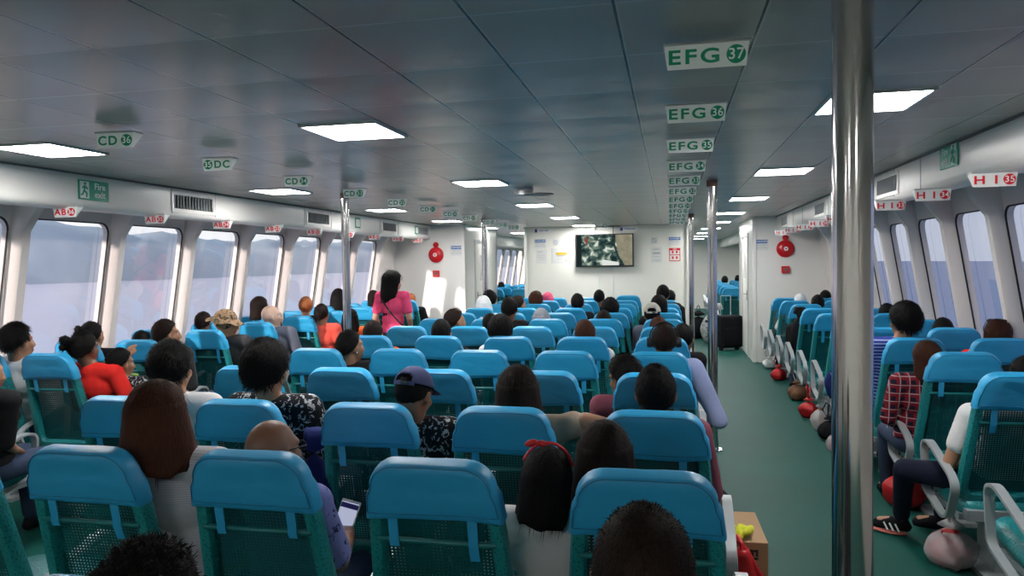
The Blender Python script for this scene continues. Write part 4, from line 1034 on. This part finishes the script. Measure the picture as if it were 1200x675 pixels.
# further centre block
far = [
 ('black-haired head over the fifth-row seat, in front of the woman in pink', -1.13, 5.45, 1.145, 'short', 'dark', ORANGE, 0, 0, ()),
 ('head with smooth black hair over the fifth row, right of the woman in pink', -.57, 5.45, 1.155, 'short', 'black', BLACKC, 0, 0, ()),
 ('wide black hair over the middle seat of the fifth row', -.10, 5.45, 1.175, 'puffy', 'black', WHITE, 0, 0, ()),
 ('reddish brown hair over the fifth row, fourth seat', .54, 5.45, 1.155, 'short', 'brown', WHITE, 0, 0, ()),
 ('black hair beside the man with headphones on his right', 1.25, 5.45, 1.125, 'short', 'black', BLACKC, 0, 20, ()),
 ('tilted dark head turned right in the sixth row', -.71, 6.30, 1.185, 'short', 'dark', BLACKC, 0, 50, ()),
 ('small black head low behind the tilted dark head', -.50, 6.75, 1.11, 'short', 'black', BLACKC, 0, 0, ()),
 ('reddish brown head just beyond the man with headphones', 1.06, 6.30, 1.115, 'short', 'brown', BLACKC, 0, 0, ()),
 ('person in a cream cap worn backwards near the right aisle', .99, 7.14, 1.185, None, 'black', GREYC, 0, 0, (('cap', CREAMC, False),)),
 ('person in a pale grey headscarf, seventh row', -.08, 7.14, 1.135, None, 'black', GREYSC, 0, 0, (('scarf', GREYSC),)),
 ('dark brown hair over the seventh row, fourth seat', .53, 7.14, 1.115, 'short', 'dark', BLACKC, 0, 0, ()),
 ('black square-cut hair over the seventh row, second seat', -.40, 7.14, 1.245, 'short', 'black', BLACKC, 0, 0, ()),
 ('bushy black hair in the eighth row, left of the empty seats', .53, 7.99, 1.175, 'puffy', 'black', BLACKC, 0, 10, ()),
 ('long black hair in the eighth row by the right aisle', 1.04, 7.99, 1.225, 'bob', 'black', BLACKC, 0, -10, ()),
 ('person in a white headscarf near the left end of the ninth row', -1.09, 8.83, 1.185, None, 'black', WHITESC, 0, 10, (('scarf', WHITESC),)),
 ('curly black hair beside the white headscarf, tenth row', -1.22, 9.68, 1.195, 'afro', 'black', BLACKC, 0, 10, ()),
 ('brown head turned right below the left doorway, ninth row', -.65, 8.83, 1.185, 'short', 'dark', BLACKC, 0, 40, ()),
 ('broad brown hair against the left part of the centre wall', -.59, 9.68, 1.185, 'puffy', 'brown', BLACKC, 0, 0, ()),
 ('person in a bright pink headscarf in the far rows', -.57, 10.52, 1.155, None, 'black', PINKSC, 0, 0, (('scarf', PINKSC),)),
 ('black hair in the ninth row below the television', .07, 8.83, 1.205, 'short', 'black', BLACKC, 0, 0, ()),
 ('small black head just under the television cables', .17, 10.52, 1.185, 'short', 'black', BLACKC, 0, 0, ()),
 ('tallest black head near the right end of the centre wall', 1.07, 9.68, 1.275, 'short', 'black', BLACKC, 0, 0, ()),
 ('black head in a dark top beside the tallest head on its right', 1.16, 10.52, 1.175, 'short', 'black', BLACKC, 0, 20, ())]
for l, x, y, z, h, c, sh, sk, yw, ex in far:
    sxx = min((-1.1, -.55, 0, .55, 1.1), key=lambda a: abs(a-x))
    person(l, x, y, z, sxx, h, c, sh, skin=sk, yaw=yw, extra=ex)
# left block
person('woman at the far left edge with long black hair, hands in her lap', -2.40, 3.22, 1.16, -2.54, 'long', 'black', BLACKC, near=True, fem=True, yaw=65, pitch=8, skin=0,
       J=dict(wrL=V((-.0, .42, .64)), wrR=V((.16, .36, .64)), elR=V((.25, .22, .72))))
person('man with tousled black hair by the left window at the picture edge', -3.16, 4.17, 1.215, -3.3, 'messy', 'black', WHITE, near=True, yaw=15)
person('woman in a red shirt with a curly hair bun, left aisle', -2.66, 4.20, 1.165, -2.52, 'curlbun', 'black', REDC, near=True, fem=True, yaw=4, extra=[('tie', NAVY)], skin=1, J=dict(ft=V((0, 1, 0))))
person('head with a curly knot of hair behind the woman in red, by the window', -3.33, 5.02, 1.165, -3.3, 'curlbun', 'black', BLACKC, yaw=0)
person('child with black hair beside the woman in red, raising an arm to the seat ahead', -2.47, 4.30, 1.045, -2.42, 'short', 'black', FLORAL, near=True, yaw=25, pitch=5, J=dict(elL=V((-.26, .42, .98)), wrL=V((-.31, .57, 1.12)), hdL=V((-.05, .5, .85)), upL=V((0, -1, .4))), sleeve=.3)
person('short-haired brown-haired man turned right over the left block, fifth row', -2.66, 5.02, 1.185, -2.75, 'short', 'dark', GREYD, near=True, yaw=40, skin=0)
person('small black head low by the left window beside the raised hand', -3.36, 5.62, 1.04, -3.3, 'short', 'black', BLACKC)
person('person wearing a brown camouflage bucket hat, left block', -2.70, 5.87, 1.20, -2.72, None, 'black', GREYD, near=True, yaw=65, pitch=10, extra=[('bucket', CAMO)], skin=0)
person('small dark head by the left window just beyond the camouflage hat', -3.36, 6.5, 1.145, -3.3, 'short', 'dark', BLACKC)
person('bald pale man in a dark grey shirt turned right, left block', -2.73, 6.69, 1.205, -2.68, None, 'black', GREYC, near=True, yaw=60, skin=3, fat=1.1)
person('black-haired head by the window beyond the bald pale man', -3.28, 7.40, 1.255, -3.3, 'bob', 'dark', BLACKC, yaw=20, fem=True)
person('head with short ginger hair by the left windows', -3.02, 7.95, 1.225, -3.1, 'short', 'ginger', BLACKC, yaw=-20, skin=3)
person('person in a coral shirt with brown hair in the left block', -2.60, 7.51, 1.16, -2.62, 'short', 'dark', CORAL, near=True, skin=0)
person('person with long black hair half hidden behind the front left pole', -3.18, 9.17, 1.275, -3.3, 'long', 'black', BLACKC, fem=True)
person('person with long black hair right of the front left pole', -2.36, 7.74, 1.095, -2.4, 'long', 'black', ORANGE, fem=True, yaw=20)
person('dark head left of the standing woman near the last left windows', -3.32, 10.7, 1.195, -3.3, 'bob', 'dark', BLACKC, yaw=10, fem=True)
person('ginger head over the last seats of the left block', -2.80, 10.95, 1.13, -2.75, 'short', 'ginger', BLACKC)
# standing woman in pink
pw = person('woman standing in the left aisle in a pink shirt with very long black hair', -1.93, 7.92, 1.512, None, 'verylong', 'black', PINK, near=True, fem=True, stand=True, yaw=50, pitch=8, skin=2, sleeve=.32, rz=.08)
st = MB().tube([(-.10, -.105, 1.26), (-.02, -.135, 1.16), (.06, -.135, 1.06), (.13, -.12, .98), (.17, -.05, .93)], .009, 8); o = st.build('bag_strap', M['black'], pw, smooth=True)
MB().box((-.0, -.143, 1.13), (.03, .012, .03)).build('strap_buckle', M['chrome'], pw, bevel=.003)
# right block
person('person with puffy black hair and a blue striped shirt, right aisle seat', 2.74, 5.55, 1.255, 2.66, 'puffy', 'black', STRIPE, near=True, yaw=-20)
person('brown-haired person in a red plaid shirt leaning in the right aisle', 2.64, 4.76, 1.09, 2.64, 'bob', 'brown', PLAID, near=True, yaw=-10, roll=-8, sleeve=.9)
person('dark head by the right windows beyond a blue seat cover', 3.24, 6.34, 1.105, 3.27, 'short', 'black', BLACKC)
person('brown-haired woman with sunglasses pushed up on her head, right window seat', 3.32, 5.55, 1.155, 3.27, 'bob', 'brown', REDC, near=True, fem=True, yaw=15, extra=[('sunhead',)])
w3 = person('man in a white shirt, navy trousers and striped sneakers, legs turned to the right aisle', 2.84, 3.98, 1.085, 2.76, 'messy', 'black', WHITE, NAVY, near=True, skin=0, yaw=-20, sleeve=.3, fat=1.05,
       J=dict(shL=V((-.20, .17, .93)), elL=V((-.30, .20, .64)), wrL=V((-.16, .42, .60)), knL=V((-.46, .46, .53)), anL=V((-.38, .80, .12)), knR=V((-.14, .66, .52)), anR=V((-.12, .86, .12)), hipL=V((-.11, .32, .52)), ft=V((-.85, .5, 0))))
mb = MB()
for k in range(3):
    a = V((-.47+k*.03, .835-k*.018, .055)); mb.tube([a+V((-.016, -.030, .028)), a+V((.004, -.046, -.018))], .006, 6)
mb.build('shoe_stripes', M['whiteink'], w3); 
mb = MB(); mb.ell((-.44, .845, .012), (.11, .05, .016), Matrix.Rotation(-.53, 3, 'Z'), 20, 10); mb.build('shoe_sole', pbr('coral_sole', (.62, .16, .13), .6), w3, smooth=True)
person('person in a white headscarf in the far row of the right block', 2.93, 10.9, 1.10, 2.8, None, 'black', WHITESC, extra=(('scarf', WHITESC),))
person('black-haired head over the right block left of the thick pole', 2.90, 9.49, 1.145, 2.8, 'short', 'black', BLACKC)
person('second black head further back, left of the thick pole', 3.28, 11.0, 1.14, 3.27, 'short', 'black', BLACKC)
person('dark head almost hidden by the thick pole on its right side', 3.25, 7.9, 1.13, 3.25, 'short', 'black', BLACKC)
person('partly hidden passenger at the bottom right corner with bare arm', 2.95, 3.10, 1.0, 2.9, 'short', 'dark', BEIGE, near=True, sleeve=.3)
person('seated passenger in a dark jacket in the right block, far aisle seat', 2.65, 9.0, 1.02, 2.7, 'short', 'black', BLACKC)
# front cabin
for l, x, y, z in (('dark head seen through the left doorway against the bright window', -1.95, 16.4, 1.28), ('second dark head seen through the left doorway at the wall edge', -1.75, 17.3, 1.22), ('low dark head at the left of the left doorway', -2.6, 16.4, 1.16)):
    person(l, x, y, z, x, 'short', 'black', BLACKC)
for l, x, y, z in (('dark head seen through the right doorway, nearer one', 2.45, 18.5, 1.20), ('dark head seen through the right doorway, further one', 2.9, 20.2, 1.18)):
    person(l, x, y, z, x, 'short', 'black', BLACKC)

# ------------------------------------------------------------------ loose things
def phone(loc, rot, lab):
    r = thing('smartphone', lab, 'phone', loc); r.rotation_euler = rot
    MB().box((0, 0, 0), (.075, .009, .155)).build('phone_case', M['whiteink'], r, bevel=.006); MB().box((0, -.005, 0), (.066, .002, .135)).build('phone_screen', emis('lit_screen', (.55, .6, .8), .55), r)
    MB().box((0, -.0065, .055), (.066, .001, .018)).build('screen_header', M['purpleink'], r)
phone((-.02, 2.50, .635), (-.5, .25, .1), 'white smartphone with a lit screen held by the bald man')
def bag(name, lab, x, y, w, d, h, mat, seed, inner=None, handles=True, hm=None, z=0.):
    r = thing(name, lab, 'bag', (x, y, z), seed*.7)
    def body(f, sd):
        rings = []
        for j in range(15):
            q = j/14; wv = (math.sin(PI*min(1, q*1.15+.12))**.45 if q < .8 else lerp(.7, .12 if handles else .5, (q-.8)/.2)); ring = []
            for i in range(26):
                a = 2*PI*i/26; c, s_ = math.cos(a), math.sin(a); e = .6
                px = w/2*math.copysign(abs(c)**e, c)*wv*f; py = d/2*math.copysign(abs(s_)**e, s_)*wv*f
                nn = 1+.16*noise.noise(Vector((c*2.2+sd, s_*2.2, q*3)))+.06*noise.noise(Vector((c*7+sd, s_*7, q*9)))
                ring.append(Vector((px*nn, py*nn, .004+h*q*f)))
            rings.append(ring)
        return MB().loft(rings)
    body(1, seed).build('bag_body', mat, r, smooth='all')
    if inner: body(.82, seed+3).build('bag_contents', inner, r, smooth='all')
    if handles:
        mb = MB()
        for s_ in (-1, 1):
            mb.tube([(s_*.02, s_*.01, h*.95), (s_*.06, s_*.02, h+.05), (s_*.03, s_*.03, h+.12), (-s_*.02, s_*.02, h+.08), (-s_*.02, 0, h*.97)], .006, 6)
        mb.build('bag_handles', hm or mat, r, smooth='all')
    return r
bag('plastic_bag', 'clear plastic bag with red contents under the nearest right armrest', 2.55, 4.10, .2, .22, .24, M['clearbag'], 1, M['redbag'])
bag('plastic_bag', 'pink and white plastic bag on the floor just left of the thick pole', 2.45, 6.0, .16, .18, .34, M['pinkbag'], 2)
bag('plastic_bag', 'white plastic bag with red inside along the right aisle, second from the thick pole', 2.50, 6.35, .18, .2, .22, M['clearbag'], 3, M['redbag'])
bag('fabric_bag', 'dark bag on the floor beneath the right aisle seats', 2.52, 6.85, .2, .2, .2, M['blackbag'], 4)
bag('plastic_bag', 'clear bag with brown contents hanging beside the right aisle seats', 2.50, 7.15, .15, .16, .26, M['clearbag'], 5, M['brownwood'])
bag('plastic_bag', 'red plastic bag on the green floor in the middle of the right aisle side', 2.50, 7.75, .16, .18, .2, M['redbag'], 6)
bag('plastic_bag', 'brown and white bag under the far right aisle seats', 2.54, 8.7, .18, .18, .22, M['brownwood'], 7, None, True, M['whitebag'])
bag('plastic_bag', 'orange-red bag near the bulkhead end of the right seats', 2.54, 10.1, .17, .18, .2, M['redbag'], 8)
bag('plastic_bag', 'white bag at the foot of the last right aisle seat', 2.55, 11.2, .17, .17, .17, M['whitebag'], 9)
bag('plastic_bag', 'red bag beneath the seat ahead of the man in navy trousers', 2.60, 5.05, .2, .22, .26, M['redbag'], 10)
bag('shoulder_bag', 'black bag between the round-haired person and the seat beyond', -.80, 3.35, .24, .16, .30, M['blackbag'], 11, z=.58, handles=False)
bag('shoulder_bag', 'dark blue bag squeezed beside the floral shirt, second row', -.28, 2.78, .20, .16, .46, NAVYB, 12, z=.44, handles=False)
bag('shoulder_bag', 'dark bag at the far left behind the nearest seats', -2.15, 2.75, .36, .3, .5, M['blackbag'], 13, z=.0, handles=False)
bag('snack_bag', 'green and white packet in front of the man with the cap', .22, 3.0, .2, .12, .26, TEALC, 14, z=.58, handles=False, hm=M['whitebag'])
bag('shopping_bag', 'blue bag hanging against a right block seat near the thick pole', 2.55, 6.55, .14, .26, .36, NAVYB, 15, z=.40, handles=False)
bag('jacket', 'dark jacket draped over a right block aisle seat', 2.62, 9.0, .14, .22, .50, M['blackbag'], 16, z=.52, handles=False)
bag('shoulder_bag', 'dark olive bag with a metal chain at the bottom right corner', 3.02, 3.25, .2, .3, .3, M['blackbag'], 17, z=.62, handles=False)
# bottle
r = thing('baby_bottle', 'milky bottle with a lime green cap beside the child', 'bottle', (-2.47, 4.42, .82)); r.rotation_euler = (0, .25, 0)
MB().loft([[Vector((a*math.cos(2*PI*i/20), a*math.sin(2*PI*i/20), z)) for i in range(20)] for a, z in ((.028, -.10), (.030, -.09), (.030, -.02), (.024, 0))]).build('bottle_body', M['bottle'], r, smooth='all')
MB().cyl((0, 0, 0), (0, 0, .03), .027, .024, 20).build('bottle_cap', M['greencap'], r, smooth=True)
# carton, red bag and yellow cloth by the aisle
r = thing('cardboard_box', 'brown cardboard carton on the floor beside the front right aisle seat', 'box', (1.38, 3.68, 0), .03)
b = MB().box((0, 0, .145), (.40, .42, .29)).build('carton', M['card'], r, bevel=.004); MB().box((0, 0, .2912), (.055, .424, .0015)).build('packing_tape', pbr('packing_tape', (.5, .36, .2), .25), r)
tm = textmesh('printed_text', 'FU', .075, M['black'], 'LEFT', .002); tm.transform(Matrix.Rotation(PI/2, 4, 'Y')); o = link('printed_text', tm, r); o.location = (.125, -.2115, .26)
r = thing('plastic_bag', 'red plastic carrier bag hanging over the side of the cardboard carton', 'bag', (1.465, 3.42, -.03), 0)
mb = MB(); rings = []
for j in range(12):
    q = j/11; ring = []; w_ = lerp(.15, .03, q**1.2)
    for i in range(22):
        a = 2*PI*i/22; n_ = 1+.2*noise.noise(Vector((math.cos(a)*2, math.sin(a)*2, q*4)))
        ring.append(Vector((w_*math.cos(a)*n_, .035*math.sin(a)*n_-.01, .01+.30*q)))
    rings.append(ring)
mb.loft(rings); mb.build('bag_body', M['redbag'], r, smooth='all')
MB().tube([(-.12, -.01, .18), (-.10, .0, .30), (-.05, .03, .352), (0, .0, .33), (.0, -.02, .28)], .012, 8).tube([(.10, -.02, .14), (.05, -.02, .25), (.0, 0, .33), (-.02, .03, .355)], .012, 8).build('bag_handles', M['redbag'], r, smooth='all')
mb = MB()
for k in range(6): mb.ell((-.03+.018*k, .014*math.sin(k*2), .345+.012*math.sin(k*1.7)), (.018, .06, .022), Matrix.Rotation(.5*math.sin(k*2.1), 3, 'Z'), 12, 8)
o = link('yellow_cloth', remesh(mb, 'yellow_cloth', [M['yellowcloth']], .006, 4)); o.location = (1.445, 3.53, -.03); tag(o, 'bright yellow cloth lying on the cardboard carton', 'cloth')
# suitcase and luggage in the far doorway
r = thing('suitcase', 'upright black suitcase in the far right doorway', 'suitcase', (2.16, 13.4, 0), .5)
MB().box((0, 0, .33), (.42, .26, .56)).build('case_body', M['blackbag'], r, bevel=.04); 
MB().tube([(-.1, .1, .6), (-.1, .1, .95), (.1, .1, .95), (.1, .1, .6)], .008, 8).build('pull_handle', M['grey_metal'], r, smooth=True)
MB().box((0, -.135, .25), (.32, .03, .3)).build('front_pocket', M['blackbag'], r, bevel=.012)
for s_ in (-1, 1): MB().cyl((s_*.16, -.03, .03), (s_*.16, .03, .03), .03, n=16).build('wheel', M['black'], r, smooth=True)
bag('striped_bag', 'black and white patterned bag beyond the right doorway', 1.98, 14.6, .5, .4, .75, clothmat('black_white_pattern', (.55, .55, .55), 'floral', (.03, .03, .03), 18.), 18, handles=False)
bag('luggage', 'dark grey luggage on the floor left of the suitcase through the doorway', 1.72, 15.5, .5, .4, .55, M['blackbag'], 19)
# curtain bright window strip is real daylight; reddish sill bar across the right doorway floor
o = MB().box((1.62, 10.2, .03), (.26, .05, .06)).build('floor_bar', M['rust'], None, bevel=.005); tag(o, 'low rusty red bar on the floor between the two right aisle poles', 'floor bar')

# ------------------------------------------------------------------ light, world, camera
W = bpy.data.worlds.new('sky'); bpy.context.scene.world = W; W.use_nodes = True
nt = W.node_tree
for n in list(nt.nodes): nt.nodes.remove(n)
out = N(nt, 'ShaderNodeOutputWorld'); bg = N(nt, 'ShaderNodeBackground', i_Strength=1.)
tc = N(nt, 'ShaderNodeTexCoord'); sp = N(nt, 'ShaderNodeSeparateXYZ'); L(nt, tc.outputs['Generated'], sp.inputs[0])
side = N(nt, 'ShaderNodeMapRange', n1=-.6, n2=.7); L(nt, sp.outputs[0], side.inputs[0])
up = N(nt, 'ShaderNodeMapRange', n1=0., n2=.7); L(nt, sp.outputs[2], up.inputs[0])
hor = mixc(nt, side.outputs[0], (.86, .87, .90), (.24, .29, .43))
zen = mixc(nt, side.outputs[0], (.75, .80, .88), (.30, .36, .52))
L(nt, mixc(nt, up.outputs[0], hor, zen), bg.inputs['Color']); L(nt, bg.outputs[0], out.inputs[0])
sd = bpy.data.lights.new('sun', 'SUN'); sd.energy = 4.; sd.angle = math.radians(1.5); sd.color = (1, .87, .80)
so = bpy.data.objects.new('sun', sd); C.objects.link(so)
so.rotation_euler = Vector((.55, 1., -.30)).to_track_quat('-Z', 'Y').to_euler()

F_, YAW, PI_, RO = 865.13, .211, .0335, .0146
cam = bpy.data.cameras.new('camera'); co = bpy.data.objects.new('camera', cam); C.objects.link(co)
cam.sensor_width = 36; cam.sensor_fit = 'HORIZONTAL'; cam.lens = F_/1200*36; cam.clip_start = .05; cam.clip_end = 4000
def tow(d):
    c, s = math.cos(PI_), math.sin(PI_); y1 = c*d[1]+s*d[2]; z = -s*d[1]+c*d[2]
    c, s = math.cos(YAW), math.sin(YAW); return Vector((c*d[0]-s*y1, s*d[0]+c*y1, z))
c, s = math.cos(RO), math.sin(RO)
right = tow((c, 0, -s)); upv = tow((s, 0, c)); fwd = tow((0, 1, 0))
R = Matrix((right, upv, -fwd)).transposed().to_4x4(); R.translation = (1.158, 0, 1.576)
co.matrix_world = R
sc = bpy.context.scene; sc.camera = co
sc.view_settings.view_transform = 'Standard'; sc.view_settings.look = 'None'; sc.view_settings.exposure = .4
sc.cycles.use_denoising = True
sc.cycles.max_bounces = 8; sc.cycles.transparent_max_bounces = 24; sc.cycles.caustics_reflective = False; sc.cycles.caustics_refractive = False
sc.cycles.sample_clamp_indirect = 6
